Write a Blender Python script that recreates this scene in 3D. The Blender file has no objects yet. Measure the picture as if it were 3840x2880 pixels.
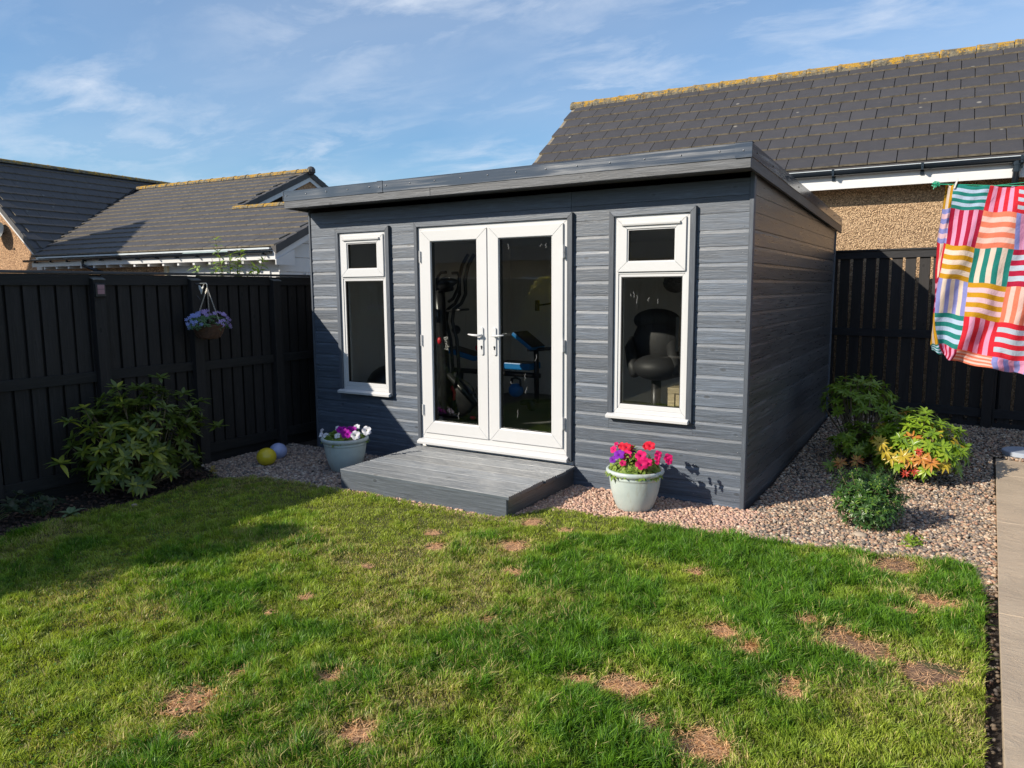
import bpy, bmesh, math, random
import numpy as np
from mathutils import Vector, Matrix, Euler
R = math.radians
random.seed(7); rng = np.random.default_rng(7)
scene = bpy.context.scene
COL = scene.collection

# ------------------------------------------------------------------ camera, sky, sun
CP = np.array([6.06773, -5.75011, 1.74793]); YAW, PIT, ROL = R(-31.5643), R(-7.3569), R(-.36534); FPX = 2766.47
def _axes():
    f = np.array([math.sin(YAW)*math.cos(PIT), math.cos(YAW)*math.cos(PIT), math.sin(PIT)])
    r = np.cross(f, [0, 0, 1]); r /= np.linalg.norm(r); u = np.cross(r, f)
    return math.cos(ROL)*r+math.sin(ROL)*u, -math.sin(ROL)*r+math.cos(ROL)*u, f
CR, CU, CF = _axes()
def at(u, v, ax, val):
    """photo pixel (3840 wide) on the plane axis=val -> world point"""
    d = CF+(u-1920)/FPX*CR-(v-1440)/FPX*CU
    return CP+(val-CP[ax])/d[ax]*d
cam = bpy.data.objects.new('camera', bpy.data.cameras.new('camera')); COL.objects.link(cam)
cam.data.sensor_width = 36; cam.data.lens = 36*FPX/3840; cam.data.clip_start = .05; cam.data.clip_end = 3000
m = Matrix(((CR[0], CU[0], -CF[0], CP[0]), (CR[1], CU[1], -CF[1], CP[1]), (CR[2], CU[2], -CF[2], CP[2]), (0, 0, 0, 1)))
cam.matrix_world = m; scene.camera = cam

SUNV = Vector((-1, -1.5, .97)).normalized()
sl = bpy.data.lights.new('sun', 'SUN'); sl.energy = 4.95; sl.angle = R(.5); sl.color = (1, .91, .77)
so = bpy.data.objects.new('sun', sl); COL.objects.link(so); so.rotation_euler = SUNV.to_track_quat('Z', 'Y').to_euler(); so.location = (-20, -30, 19)
W = bpy.data.worlds.new('World'); scene.world = W; W.use_nodes = True
nt = W.node_tree; N = nt.nodes; L = nt.links
for n in list(N): N.remove(n)
out = N.new('ShaderNodeOutputWorld'); bg = N.new('ShaderNodeBackground'); sky = N.new('ShaderNodeTexSky')
sky.sky_type = 'NISHITA'; sky.sun_disc = False; sky.sun_elevation = math.asin(SUNV.z); sky.sun_rotation = math.atan2(SUNV.x, SUNV.y) % (2*math.pi)
sky.air_density = 1.0; sky.dust_density = .3; sky.ozone_density = 3.0
bg.inputs['Strength'].default_value = .104
# thin cirrus: wispy noise on the direction projected to a high layer
tc = N.new('ShaderNodeTexCoord'); sep = N.new('ShaderNodeSeparateXYZ'); L.new(tc.outputs['Generated'], sep.inputs[0])
mx = N.new('ShaderNodeMath'); mx.operation = 'MAXIMUM'; L.new(sep.outputs['Z'], mx.inputs[0]); mx.inputs[1].default_value = 0.0
ad = N.new('ShaderNodeMath'); ad.operation = 'ADD'; L.new(mx.outputs[0], ad.inputs[0]); ad.inputs[1].default_value = .12
dv = N.new('ShaderNodeVectorMath'); dv.operation = 'DIVIDE'; cmb = N.new('ShaderNodeCombineXYZ')
L.new(ad.outputs[0], cmb.inputs[0]); L.new(ad.outputs[0], cmb.inputs[1]); cmb.inputs[2].default_value = 1
L.new(tc.outputs['Generated'], dv.inputs[0]); L.new(cmb.outputs[0], dv.inputs[1])
mp = N.new('ShaderNodeMapping'); mp.inputs['Rotation'].default_value = (0, 0, R(24)); mp.inputs['Scale'].default_value = (.8, 1.35, 0)
L.new(dv.outputs[0], mp.inputs[0])
def wn(scale, det, rough, dist, lo, hi, off):
    n = N.new('ShaderNodeTexNoise'); n.inputs['Scale'].default_value = scale; n.inputs['Detail'].default_value = det
    n.inputs['Roughness'].default_value = rough; n.inputs['Distortion'].default_value = dist
    o = N.new('ShaderNodeVectorMath'); o.operation = 'ADD'; o.inputs[1].default_value = (off, off*.7, 0); L.new(mp.outputs[0], o.inputs[0]); L.new(o.outputs[0], n.inputs['Vector'])
    r = N.new('ShaderNodeMapRange'); r.inputs[1].default_value = lo; r.inputs[2].default_value = hi; L.new(n.outputs[0], r.inputs[0]); return r
big = wn(.9, 3, .5, .3, .36, .62, 3.1); wisp = wn(3.2, 10, .62, .3, .46, .95, 8.4); veil = wn(.45, 5, .5, .4, .22, .78, 5.0)
mm = N.new('ShaderNodeMath'); mm.operation = 'MULTIPLY'; L.new(big.outputs[0], mm.inputs[0]); L.new(wisp.outputs[0], mm.inputs[1])
m2 = N.new('ShaderNodeMath'); m2.operation = 'MULTIPLY_ADD'; L.new(veil.outputs[0], m2.inputs[0]); m2.inputs[1].default_value = .42; L.new(mm.outputs[0], m2.inputs[2])
m3 = N.new('ShaderNodeMath'); m3.operation = 'MULTIPLY'; m3.use_clamp = True; L.new(m2.outputs[0], m3.inputs[0]); m3.inputs[1].default_value = 1.0
mix = N.new('ShaderNodeMix'); mix.data_type = 'RGBA'; L.new(m3.outputs[0], mix.inputs[0]); hs = N.new('ShaderNodeHueSaturation'); hs.inputs['Saturation'].default_value = 1.32; hs.inputs['Value'].default_value = 1.05; L.new(sky.outputs[0], hs.inputs['Color']); L.new(hs.outputs[0], mix.inputs[6]); mix.inputs[7].default_value = (5.9, 6.4, 7.2, 1)
L.new(mix.outputs[2], bg.inputs[0]); L.new(bg.outputs[0], out.inputs[0])
cy = scene.cycles; cy.max_bounces = 14; cy.diffuse_bounces = 10; cy.transparent_max_bounces = 16
vs = scene.view_settings; vs.view_transform = 'Standard'; vs.look = 'None'; vs.gamma = 1; vs.use_curve_mapping = False; vs.exposure = 0.42

# ------------------------------------------------------------------ materials
class NT:
    def __init__(s, name):
        s.m = bpy.data.materials.new(name); s.m.use_nodes = True; s.t = s.m.node_tree; s.n = s.t.nodes; s.l = s.t.links
        for n in list(s.n): s.n.remove(n)
        s.out = s.n.new('ShaderNodeOutputMaterial'); s.p = s.n.new('ShaderNodeBsdfPrincipled'); s.l.new(s.p.outputs[0], s.out.inputs[0])
    def new(s, t, **k):
        n = s.n.new('ShaderNode'+t)
        for a, v in k.items(): setattr(n, a, v)
        return n
    def link(s, a, b): s.l.new(a, b)
    def geo(s): return s.new('NewGeometry').outputs['Position'] if False else s.n.new('ShaderNodeNewGeometry').outputs['Position']
    def vec(s, scale=(1, 1, 1), rot=(0, 0, 0), rand=0, local=False):
        src = s.new('TexCoord').outputs['Object'] if local else s.geo()
        mp = s.new('Mapping'); mp.inputs['Scale'].default_value = scale; mp.inputs['Rotation'].default_value = rot; s.link(src, mp.inputs[0])
        if rand:
            oi = s.new('ObjectInfo'); mu = s.new('VectorMath', operation='SCALE'); mu.inputs['Scale'].default_value = rand
            cb = s.new('CombineXYZ'); s.link(oi.outputs['Random'], cb.inputs[0]); s.link(oi.outputs['Random'], cb.inputs[1]); s.link(oi.outputs['Random'], cb.inputs[2])
            s.link(cb.outputs[0], mu.inputs[0]); a = s.new('VectorMath', operation='ADD'); s.link(mp.outputs[0], a.inputs[0]); s.link(mu.outputs[0], a.inputs[1]); return a.outputs[0]
        return mp.outputs[0]
    def noise(s, v, scale=5, det=4, rough=.55, dist=0):
        n = s.new('TexNoise'); n.inputs['Scale'].default_value = scale; n.inputs['Detail'].default_value = det; n.inputs['Roughness'].default_value = rough
        n.inputs['Distortion'].default_value = dist; s.link(v, n.inputs['Vector']); return n.outputs[0]
    def ramp(s, f, stops):
        r = s.new('ValToRGB'); e = r.color_ramp.elements
        while len(e) < len(stops): e.new(.5)
        for i, (p, c) in enumerate(stops):
            e[i].position = p; e[i].color = (*c, 1) if isinstance(c, tuple) else (c, c, c, 1)
        s.link(f, r.inputs[0]); return r.outputs[0]
    def mixc(s, f, a, b, mode='MIX'):
        m = s.new('Mix'); m.data_type = 'RGBA'; m.blend_type = mode
        for i, v in ((0, f), (6, a), (7, b)):
            if isinstance(v, (int, float)): m.inputs[i].default_value = v
            elif isinstance(v, tuple): m.inputs[i].default_value = (*v, 1)
            else: s.link(v, m.inputs[i])
        return m.outputs[2]
    def bump(s, h, st=.3, d=.01):
        b = s.new('Bump'); b.inputs['Strength'].default_value = st; b.inputs['Distance'].default_value = d; s.link(h, b.inputs['Height']); s.link(b.outputs[0], s.p.inputs['Normal'])
    def set(s, col=None, rough=None, metal=None, spec=None):
        for k, v in (('Base Color', col), ('Roughness', rough), ('Metallic', metal), ('Specular IOR Level', spec)):
            if v is None: continue
            if isinstance(v, tuple): s.p.inputs[k].default_value = (*v, 1)
            elif isinstance(v, (int, float)): s.p.inputs[k].default_value = v
            else: s.link(v, s.p.inputs[k])
        return s

def painted_wood(name, col, axis, hi=1.9, lo=.55, rough=.5, knots=True, spec=.5, bump=.5, blot=.6):
    """axis: world axis the grain runs along"""
    t = NT(name); sc = [70, 70, 70]; sc[axis] = 2.2
    v = t.vec(tuple(sc), rand=37)
    g = t.noise(v, 1.0, 6, .6, 1.2)
    g2 = t.noise(t.vec(tuple(c*.22 for c in sc), rand=11), 1.0, 4, .6, 2.4)
    c1 = t.ramp(g, [(.28, tuple(c*lo for c in col)), (.52, col), (.75, tuple(c*hi for c in col))])
    c2 = t.mixc(t.ramp(g2, [(.35, 0.0), (.7, .55)]), c1, tuple(min(1, c*1.25) for c in col))
    s3 = [26, 26, 26]; s3[axis] = 3.2; g3 = t.noise(t.vec(tuple(s3), rand=23), 1.0, 5, .65, 1.6)
    c2 = t.mixc(t.ramp(g3, [(.52, 0.0), (.74, .75*blot)]), c2, tuple(min(1, c*2.3) for c in col))
    c2 = t.mixc(t.ramp(g3, [(.26, .7*blot), (.42, 0.0)]), c2, tuple(c*.5 for c in col))
    oi = t.new('ObjectInfo'); c2 = t.mixc(1.0, c2, t.ramp(oi.outputs['Random'], [(0, .80), (1, 1.22)]), 'MULTIPLY')
    if knots:
        ks = [8, 8, 8]; ks[axis] = 4.2
        vo = t.new('TexVoronoi'); vo.inputs['Scale'].default_value = 1; t.link(t.vec(tuple(ks), rand=19), vo.inputs['Vector'])
        kd = t.new('Math', operation='MULTIPLY_ADD'); t.link(g3, kd.inputs[0]); kd.inputs[1].default_value = .14; t.link(vo.outputs['Distance'], kd.inputs[2])
        k = t.ramp(kd.outputs[0], [(.0, .95), (.14, .85), (.20, 0.0)])
        c2 = t.mixc(k, c2, tuple(c*.5 for c in col))
        rg = t.ramp(kd.outputs[0], [(.15, 0.0), (.19, .25), (.26, 0.0)])
        c2 = t.mixc(rg, c2, tuple(min(1, c*1.9) for c in col))
    t.set(c2, t.ramp(g, [(.2, rough-.1), (.8, rough+.15)]), spec=spec); hm_ = t.new('Math', operation='MULTIPLY_ADD'); t.link(g3, hm_.inputs[0]); hm_.inputs[1].default_value = 1.2; t.link(g, hm_.inputs[2]); t.bump(hm_.outputs[0], bump, .004); return t.m
def plain(name, col, rough=.5, metal=0, spec=.5, var=.12, nscale=8, bump=0):
    t = NT(name); n = t.noise(t.vec(), nscale, 5, .6)
    t.set(t.ramp(n, [(.25, tuple(c*(1-var) for c in col)), (.75, tuple(min(1, c*(1+var)) for c in col))]), rough, metal, spec)
    if bump: t.bump(t.noise(t.vec(), nscale*8, 4, .6), bump, .005)
    return t.m

M = {}
SH = (.054, .070, .096)
M['clad_x'] = painted_wood('grey_cladding_x', SH, 0, rough=.50, spec=.8, hi=2.1)
M['clad_y'] = painted_wood('grey_cladding_y', (.060, .062, .068), 1, rough=.30, hi=2.0, spec=1.0, blot=.4)
M['clad_z'] = painted_wood('grey_trim_z', (.062, .073, .092), 2, rough=.45, knots=False, hi=1.25, lo=.8)
M['lip_x'] = painted_wood('grey_fascia_x', (.068, .073, .082), 0, rough=.5)
M['lip_y'] = painted_wood('grey_fascia_y', (.07, .07, .072), 1, rough=.45)
M['deck'] = painted_wood('grey_deck_board', (.072, .088, .110), 0, hi=1.5, lo=.55, rough=.36, spec=.8, blot=.25, bump=.15)
M['deck_front'] = painted_wood('grey_deck_riser', (.068, .082, .102), 0, hi=1.5, rough=.5)
M['fence'] = painted_wood('black_fence_wood', (.019, .017, .017), 2, hi=1.7, lo=.5, rough=.62, spec=.3)
M['fence_y'] = painted_wood('black_rail_wood_y', (.017, .016, .016), 1, hi=1.7, lo=.5, rough=.62, spec=.3)
M['fence_x'] = painted_wood('black_rail_wood_x', (.014, .014, .016), 0, hi=1.7, lo=.5, rough=.6, spec=.3)
M['white'] = plain('white_upvc', (.545, .548, .555), .34, var=.025, nscale=2)
M['gasket'] = plain('black_gasket', (.02, .02, .02), .5)
M['black_plastic'] = plain('black_plastic', (.018, .019, .021), .32)
M['dark_metal'] = plain('dark_metal', (.03, .03, .033), .35, metal=.4)
M['steel'] = plain('steel_grey', (.35, .35, .36), .35, metal=.8)
# glossy anthracite edge trim with smeared streaks
def trim(name, axis):
    t = NT(name); sc = [40, 40, 40]; sc[axis] = 1.1
    g = t.noise(t.vec(tuple(sc)), 1, 5, .6, .6); big = t.noise(t.vec(), 1.4, 2)
    f = t.new('Math', operation='MULTIPLY'); t.link(t.ramp(g, [(.45, 0.0), (.75, 1.0)]), f.inputs[0]); t.link(t.ramp(big, [(.4, .0), (.6, 1.0)]), f.inputs[1])
    t.set(t.mixc(f.outputs[0], (.036, .046, .066), (.22, .225, .235)), .16, spec=.7)
    t.link(t.ramp(f.outputs[0], [(0, .13), (1, .4)]), t.p.inputs['Roughness']); t.bump(t.noise(t.vec(), 6, 2), .12, .01); return t.m
M['trim_x'] = trim('anthracite_trim_x', 0); M['trim_y'] = trim('anthracite_trim_y', 1)
M['epdm'] = plain('rubber_roof', (.03, .03, .033), .7, nscale=3)
def glass(name, tint=.5, cols=(.95, 1, .98)):
    t = NT(name); t.n.remove(t.p); tr = t.new('BsdfTransparent'); tr.inputs[0].default_value = (tint*cols[0], tint*cols[1], tint*cols[2], 1)
    gl = t.new('BsdfGlossy'); gl.inputs['Roughness'].default_value = .004; gl.inputs[0].default_value = (.95, .97, 1, 1)
    fr = t.new('Fresnel'); bf = t.n.new('ShaderNodeNewGeometry'); im = t.new('Mix'); im.data_type = 'FLOAT'; t.link(bf.outputs['Backfacing'], im.inputs[0]); im.inputs[2].default_value = 1.6; im.inputs[3].default_value = 1/1.6; t.link(im.outputs[0], fr.inputs['IOR']); mu = t.new('Math', operation='MULTIPLY'); mu.use_clamp = True; t.link(fr.outputs[0], mu.inputs[0]); mu.inputs[1].default_value = 1.15
    b = t.new('Bump'); b.inputs['Strength'].default_value = .12; b.inputs['Distance'].default_value = .006; t.link(t.noise(t.vec(), 2.2, 2, .5), b.inputs['Height'])
    t.link(b.outputs[0], gl.inputs['Normal']); t.link(b.outputs[0], fr.inputs['Normal'])
    mi = t.new('MixShader'); t.link(mu.outputs[0], mi.inputs[0]); t.link(tr.outputs[0], mi.inputs[1]); t.link(gl.outputs[0], mi.inputs[2]); t.link(mi.outputs[0], t.out.inputs[0]); return t.m
M['glass'] = glass('tinted_glass', .86, (.99, 1, .99))
M['smear'] = plain('dried_water_smear', (.30, .30, .30), .8)
# roofs
def tile_mat(name, col, moss=.25):
    t = NT(name); oi = t.new('ObjectInfo'); n = t.noise(t.vec(), 5, 6, .65); f = t.noise(t.vec(), 60, 3, .6)
    c = t.ramp(n, [(.3, tuple(x*.85 for x in col)), (.7, tuple(x*1.15 for x in col))])
    c = t.mixc(.35, c, t.ramp(oi.outputs['Random'], [(0, tuple(x*.72 for x in col)), (1, tuple(x*1.3 for x in col))]))
    vo = t.new('TexVoronoi'); vo.inputs['Scale'].default_value = 2.3; t.link(t.vec(rand=9), vo.inputs['Vector'])
    c = t.mixc(t.ramp(vo.outputs['Distance'], [(.045, .8), (.075, 0.0)]), c, (.25, .23, .19))
    c = t.mixc(t.ramp(t.noise(t.vec((2, 2, 14)), 3, 6, .7), [(.58, 0.0), (.72, moss)]), c, (.17, .14, .09))
    t.set(c, .62, spec=.35); t.bump(f, .35, .004); return t.m
M['tile'] = tile_mat('dark_concrete_tile', (.050, .048, .052)); M['tile_left'] = tile_mat('grey_concrete_tile', (.066, .063, .064), .4)
M['tile_edge'] = plain('tile_edge_mortar', (.20, .17, .125), .9, var=.5, nscale=14)
def lichen():
    t = NT('lichen_ridge'); c = t.ramp(t.noise(t.vec(), 17, 6, .7), [(.3, (.035, .033, .03)), (.45, (.11, .10, .08)), (.6, (.22, .19, .13))])
    gn = t.n.new('ShaderNodeNewGeometry'); sx = t.new('SeparateXYZ'); t.link(gn.outputs['Normal'], sx.inputs[0]); nn_ = t.new('Math', operation='MULTIPLY_ADD'); t.link(sx.outputs[2], nn_.inputs[0]); nn_.inputs[1].default_value = .13; t.link(t.noise(t.vec(), 7, 8, .8), nn_.inputs[2])
    y = t.ramp(nn_.outputs[0], [(.545, 0.0), (.60, .95)])
    c = t.mixc(y, c, t.ramp(t.noise(t.vec(), 40, 3), [(.3, (.26, .15, .02)), (.7, (.50, .29, .04))]))
    w = t.ramp(t.noise(t.vec((1.3, 1.3, 1.3)), 23, 5, .7), [(.62, 0.0), (.68, .8)]); c = t.mixc(w, c, (.42, .40, .34))
    t.set(c, .9, spec=.2); t.bump(t.noise(t.vec(), 45, 5, .7), .9, .012); return t.m
M['lichen'] = lichen()
def pebbledash(name, a, b, sc):
    t = NT(name); vo = t.new('TexVoronoi'); vo.inputs['Scale'].default_value = sc; vv = t.vec(); t.link(vv, vo.inputs['Vector'])
    vo.inputs['Randomness'].default_value = 1
    sepc = t.new('SeparateColor'); t.link(vo.outputs['Color'], sepc.inputs[0])
    c = t.ramp(sepc.outputs[0], [(.0, tuple(x*.5 for x in a)), (.3, a), (.7, b), (1, tuple(min(1, x*1.3) for x in b))])
    c = t.mixc(t.ramp(vo.outputs['Distance'], [(.35, 0.0), (.7, .55)]), c, (.14, .075, .04))
    inv = t.new('Math', operation='SUBTRACT'); inv.inputs[0].default_value = 1; t.link(vo.outputs['Distance'], inv.inputs[1])
    t.set(c, .8); t.bump(inv.outputs[0], 1.0, .02); return t.m
M['dash'] = pebbledash('pebbledash', (.48, .31, .17), (.72, .50, .30), 78)
M['dash_left'] = pebbledash('pebbledash_orange', (.42, .23, .11), (.68, .42, .23), 55)
M['white_paint'] = plain('white_paint', (.60, .60, .60), .45, var=.04)
M['gutter'] = plain('black_gutter', (.012, .017, .024), .18, var=.1)
M['soil'] = plain('dark_soil', (.030, .022, .016), .95, var=.5, nscale=20, bump=1)
M['earth'] = plain('earth', (.10, .085, .06), .95, var=.4, nscale=3)
def under():
    t = NT('lawn_thatch'); c = t.ramp(t.noise(t.vec(), 40, 6, .7), [(.3, (.035, .04, .012)), (.55, (.09, .085, .03)), (.75, (.17, .13, .06))])
    t.set(c, .95); t.bump(t.noise(t.vec(), 90, 4), 1, .01); return t.m
M['thatch'] = under()
def slab():
    t = NT('imprinted_concrete'); v = t.vec((4, 7, 5)); n = t.noise(v, 1.6, 8, .75, .8)
    c = t.ramp(n, [(.25, (.42, .325, .225)), (.5, (.46, .36, .255)), (.75, (.50, .40, .285))]); sp = t.ramp(t.noise(t.vec(), 55, 4, .7), [(.66, 0.0), (.7, .7)])
    c = t.mixc(sp, c, (.62, .58, .52)); c = t.mixc(t.ramp(t.noise(t.vec(), 2.5, 4), [(.4, 0.0), (.7, .4)]), c, (.24, .19, .14))
    t.set(c, .8); t.bump(n, .6, .02); return t.m
M['slab'] = slab()
def attr_mat(name, rough=.8, transl=0, spec=.3, bump=0, bs=120, sheen=0):
    t = NT(name); a = t.new('Attribute'); a.attribute_name = 'tint'; c = a.outputs['Color']
    t.set(c, rough, spec=spec)
    if bump: t.bump(t.noise(t.vec(), bs, 3), bump, .003)
    if transl:
        tl = t.new('BsdfTranslucent'); t.link(t.mixc(1.0, c, (1.25, 1.3, .55), 'MULTIPLY'), tl.inputs[0])
        mi = t.new('MixShader'); mi.inputs[0].default_value = transl; t.link(t.p.outputs[0], mi.inputs[1]); t.link(tl.outputs[0], mi.inputs[2]); t.link(mi.outputs[0], t.out.inputs[0])
    return t.m
M['blade'] = attr_mat('grass_blade', .45, .35, .35); M['stone'] = attr_mat('gravel_stone', .8, 0, .3, .5)
def leafm(name, cols, rough=.35, transl=.3, spec=.5, trc=(1.3, 1.35, .4)):
    t = NT(name); oi = t.new('ObjectInfo'); n = t.noise(t.vec(), 14, 2, .5)
    ad = t.new('Math', operation='ADD'); t.link(oi.outputs['Random'], ad.inputs[0]); t.link(n, ad.inputs[1]); ml = t.new('Math', operation='MULTIPLY'); t.link(ad.outputs[0], ml.inputs[0]); ml.inputs[1].default_value = .5
    k = len(cols); c = t.ramp(ml.outputs[0], [(.2+.6*i/(k-1), cols[i]) for i in range(k)])
    t.set(c, rough, spec=spec); tl = t.new('BsdfTranslucent'); t.link(t.mixc(1.0, c, trc, 'MULTIPLY'), tl.inputs[0])
    mi = t.new('MixShader'); mi.inputs[0].default_value = transl; t.link(t.p.outputs[0], mi.inputs[1]); t.link(tl.outputs[0], mi.inputs[2]); t.link(mi.outputs[0], t.out.inputs[0]); return t.m
M['rhodo'] = leafm('rhododendron_leaf', [(.06, .10, .022), (.12, .16, .022), (.22, .25, .025), (.34, .34, .03)])
M['pieris'] = leafm('pieris_leaf', [(.09, .17, .02), (.17, .28, .022), (.28, .40, .03), (.38, .46, .04)])
M['pieris_dark'] = leafm('pieris_dark_leaf', [(.10, .18, .02), (.19, .29, .025), (.32, .42, .035)])
M['leaf_orange'] = leafm('orange_leaf', [(.45, .13, .03), (.55, .25, .05), (.60, .36, .07)])
M['leaf_red'] = leafm('red_leaf', [(.42, .03, .02), (.6, .07, .03)])
M['leaf_yellow'] = leafm('yellow_leaf', [(.42, .33, .03), (.55, .40, .04)])
M['leaf_small'] = leafm('small_leaf', [(.035, .085, .022), (.06, .14, .025), (.13, .23, .03), (.26, .38, .05)])
M['leaf_bright'] = leafm('bedding_leaf', [(.10, .18, .03), (.18, .28, .04), (.28, .36, .06)], .5)
M['leaf_blue'] = leafm('lobelia_leaf', [(.05, .12, .06), (.09, .19, .08), (.13, .24, .09)], .6)
M['leaf_sapling'] = leafm('sapling_leaf', [(.14, .22, .04), (.25, .36, .08), (.36, .45, .14)], .5)
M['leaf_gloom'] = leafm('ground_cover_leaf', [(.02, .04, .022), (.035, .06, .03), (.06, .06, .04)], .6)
M['stem'] = plain('woody_stem', (.16, .12, .07), .8, var=.3, nscale=20); M['stem_green'] = plain('green_stem', (.13, .17, .05), .7)
def petal(name, c, t_=.35): return leafm(name, [tuple(x*.75 for x in c), c, tuple(min(1, x*1.2) for x in c)], .6, t_, .2, (1.1, .9, 1.1))
M['pet_pink'] = petal('hot_pink_petal', (.74, .015, .16)); M['pet_red'] = petal('red_pink_petal', (.68, .02, .05)); M['pet_purple'] = petal('purple_petal', (.20, .02, .38))
M['pet_magenta'] = petal('magenta_petal', (.42, .01, .36)); M['pet_white'] = petal('white_petal', (.85, .85, .88)); M['pet_lilac'] = petal('lilac_petal', (.46, .34, .66))
M['pet_blue'] = petal('pale_blue_petal', (.30, .36, .72)); M['throat'] = plain('dark_throat', (.08, .005, .06), .6)
def pot_mat():
    t = NT('glazed_pot'); n = t.noise(t.vec(), 4, 5, .6); c = t.ramp(n, [(.3, (.36, .42, .41)), (.6, (.46, .52, .50)), (.8, (.52, .56, .53))])
    s = t.ramp(t.noise(t.vec((14, 14, 2)), 1, 5, .7), [(.55, 0.0), (.68, .5)]); c = t.mixc(s, c, (.30, .27, .20)); t.set(c, .42); t.bump(t.noise(t.vec(), 9, 3), .1, .01); return t.m
M['pot'] = pot_mat()
M['yellow_glaze'] = plain('yellow_glaze', (.62, .48, .03), .12, var=.15); M['blue_glaze'] = plain('pale_blue_glaze', (.33, .38, .62), .12, var=.15)
M['wicker'] = plain('wicker', (.085, .04, .02), .7, var=.4, nscale=40)
M['chain'] = plain('pale_chain', (.55, .53, .48), .4, metal=.5)

# ------------------------------------------------------------------ mesh helpers
WORG = {}
class MB:
    def __init__(s): s.v = []; s.f = []; s.mi = []
    def add(s, vs, fs, mi=0):
        b = len(s.v); s.v += [tuple(map(float, p)) for p in vs]; s.f += [tuple(b+i for i in f) for f in fs]; s.mi += [mi]*len(fs); return s
    def box(s, x0, x1, y0, y1, z0, z1, mi=0, rz=0):
        vs = [(x, y, z) for z in (z0, z1) for y in (y0, y1) for x in (x0, x1)]
        return s.add(vs, [(0, 2, 3, 1), (4, 5, 7, 6), (0, 1, 5, 4), (2, 6, 7, 3), (0, 4, 6, 2), (1, 3, 7, 5)], mi)
    def prism(s, prof, a, b, axis, mi=0):
        """prof: closed list of 2-tuples in the two other axes; extrude a..b along axis"""
        n = len(prof)
        def P(t, q): 
            q = list(q); q.insert(axis, t); return tuple(q)
        vs = [P(a, q) for q in prof]+[P(b, q) for q in prof]
        fs = [(i, (i+1) % n, n+(i+1) % n, n+i) for i in range(n)]+[tuple(range(n))[::-1], tuple(range(n, 2*n))]
        return s.add(vs, fs, mi)
    def tube(s, pts, r, n=8, mi=0, caps=True):
        pts = [Vector(p) for p in pts]; rs = r if isinstance(r, (list, tuple)) else [r]*len(pts); base = len(s.v); up = None
        for i, p in enumerate(pts):
            d = (pts[min(i+1, len(pts)-1)]-pts[max(i-1, 0)]).normalized()
            if up is None: up = d.orthogonal().normalized()
            else: up = (up-d*up.dot(d)); up = up.normalized() if up.length > 1e-6 else d.orthogonal().normalized()
            w = d.cross(up)
            for k in range(n):
                a = 2*math.pi*k/n; q = p+(up*math.cos(a)+w*math.sin(a))*rs[i]; s.v.append(tuple(q))
        for i in range(len(pts)-1):
            for k in range(n): s.f.append((base+i*n+k, base+i*n+(k+1) % n, base+(i+1)*n+(k+1) % n, base+(i+1)*n+k)); s.mi.append(mi)
        if caps:
            s.f.append(tuple(base+k for k in range(n))[::-1]); s.f.append(tuple(base+(len(pts)-1)*n+k for k in range(n))); s.mi += [mi, mi]
        return s
    def lathe(s, prof, cx, cy, n=40, mi=0, wob=0):
        base = len(s.v)
        for r, z in prof:
            for k in range(n):
                a = 2*math.pi*k/n; s.v.append((cx+r*math.cos(a), cy+r*math.sin(a), z))
        for i in range(len(prof)-1):
            for k in range(n): s.f.append((base+i*n+k, base+i*n+(k+1) % n, base+(i+1)*n+(k+1) % n, base+(i+1)*n+k)); s.mi.append(mi)
        return s
    def ball(s, c, r, n=16, mi=0, sz=(1, 1, 1)):
        base = len(s.v); h = n//2
        for i in range(h+1):
            t = math.pi*i/h
            for k in range(n):
                a = 2*math.pi*k/n; s.v.append((c[0]+r*sz[0]*math.sin(t)*math.cos(a), c[1]+r*sz[1]*math.sin(t)*math.sin(a), c[2]+r*sz[2]*math.cos(t)))
        for i in range(h):
            for k in range(n): s.f.append((base+i*n+k, base+(i+1)*n+k, base+(i+1)*n+(k+1) % n, base+i*n+(k+1) % n)); s.mi.append(mi)
        return s
    def mesh(s, name, mats, org=(0, 0, 0), smooth=False):
        me = bpy.data.meshes.new(name); me.from_pydata([(x-org[0], y-org[1], z-org[2]) for x, y, z in s.v], [], s.f)
        for m_ in mats: me.materials.append(m_)
        if len(mats) > 1: me.polygons.foreach_set('material_index', s.mi)
        if smooth: me.polygons.foreach_set('use_smooth', [True]*len(me.polygons))
        me.update(); return me
def tags(o, label=None, cat=None, group=None, kind=None):
    for k, v in (('label', label), ('category', cat), ('group', group), ('kind', kind)):
        if v: o[k] = v
    return o
def obj(name, mb, mat, parent=None, smooth=False, bevel=0, org=None, fixn=False, **tg):
    mats = mat if isinstance(mat, (list, tuple)) else [mat]
    if org is None:
        a = np.array(mb.v); org = tuple((a.min(0)+a.max(0))/2) if parent is not None else (*((a.min(0)+a.max(0))/2)[:2], a.min(0)[2])
    me = mb.mesh(name, mats, org, smooth)
    bm = bmesh.new(); bm.from_mesh(me); bmesh.ops.recalc_face_normals(bm, faces=bm.faces); bm.to_mesh(me); bm.free()
    o = bpy.data.objects.new(name, me); COL.objects.link(o); WORG[o] = Vector(org)
    if parent is not None: o.parent = parent; o.location = Vector(org)-WORG[parent]
    else: o.location = org
    if bevel:
        b = o.modifiers.new('bevel', 'BEVEL'); b.width = bevel; b.segments = 2; b.limit_method = 'ANGLE'
    return tags(o, **tg)
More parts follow.
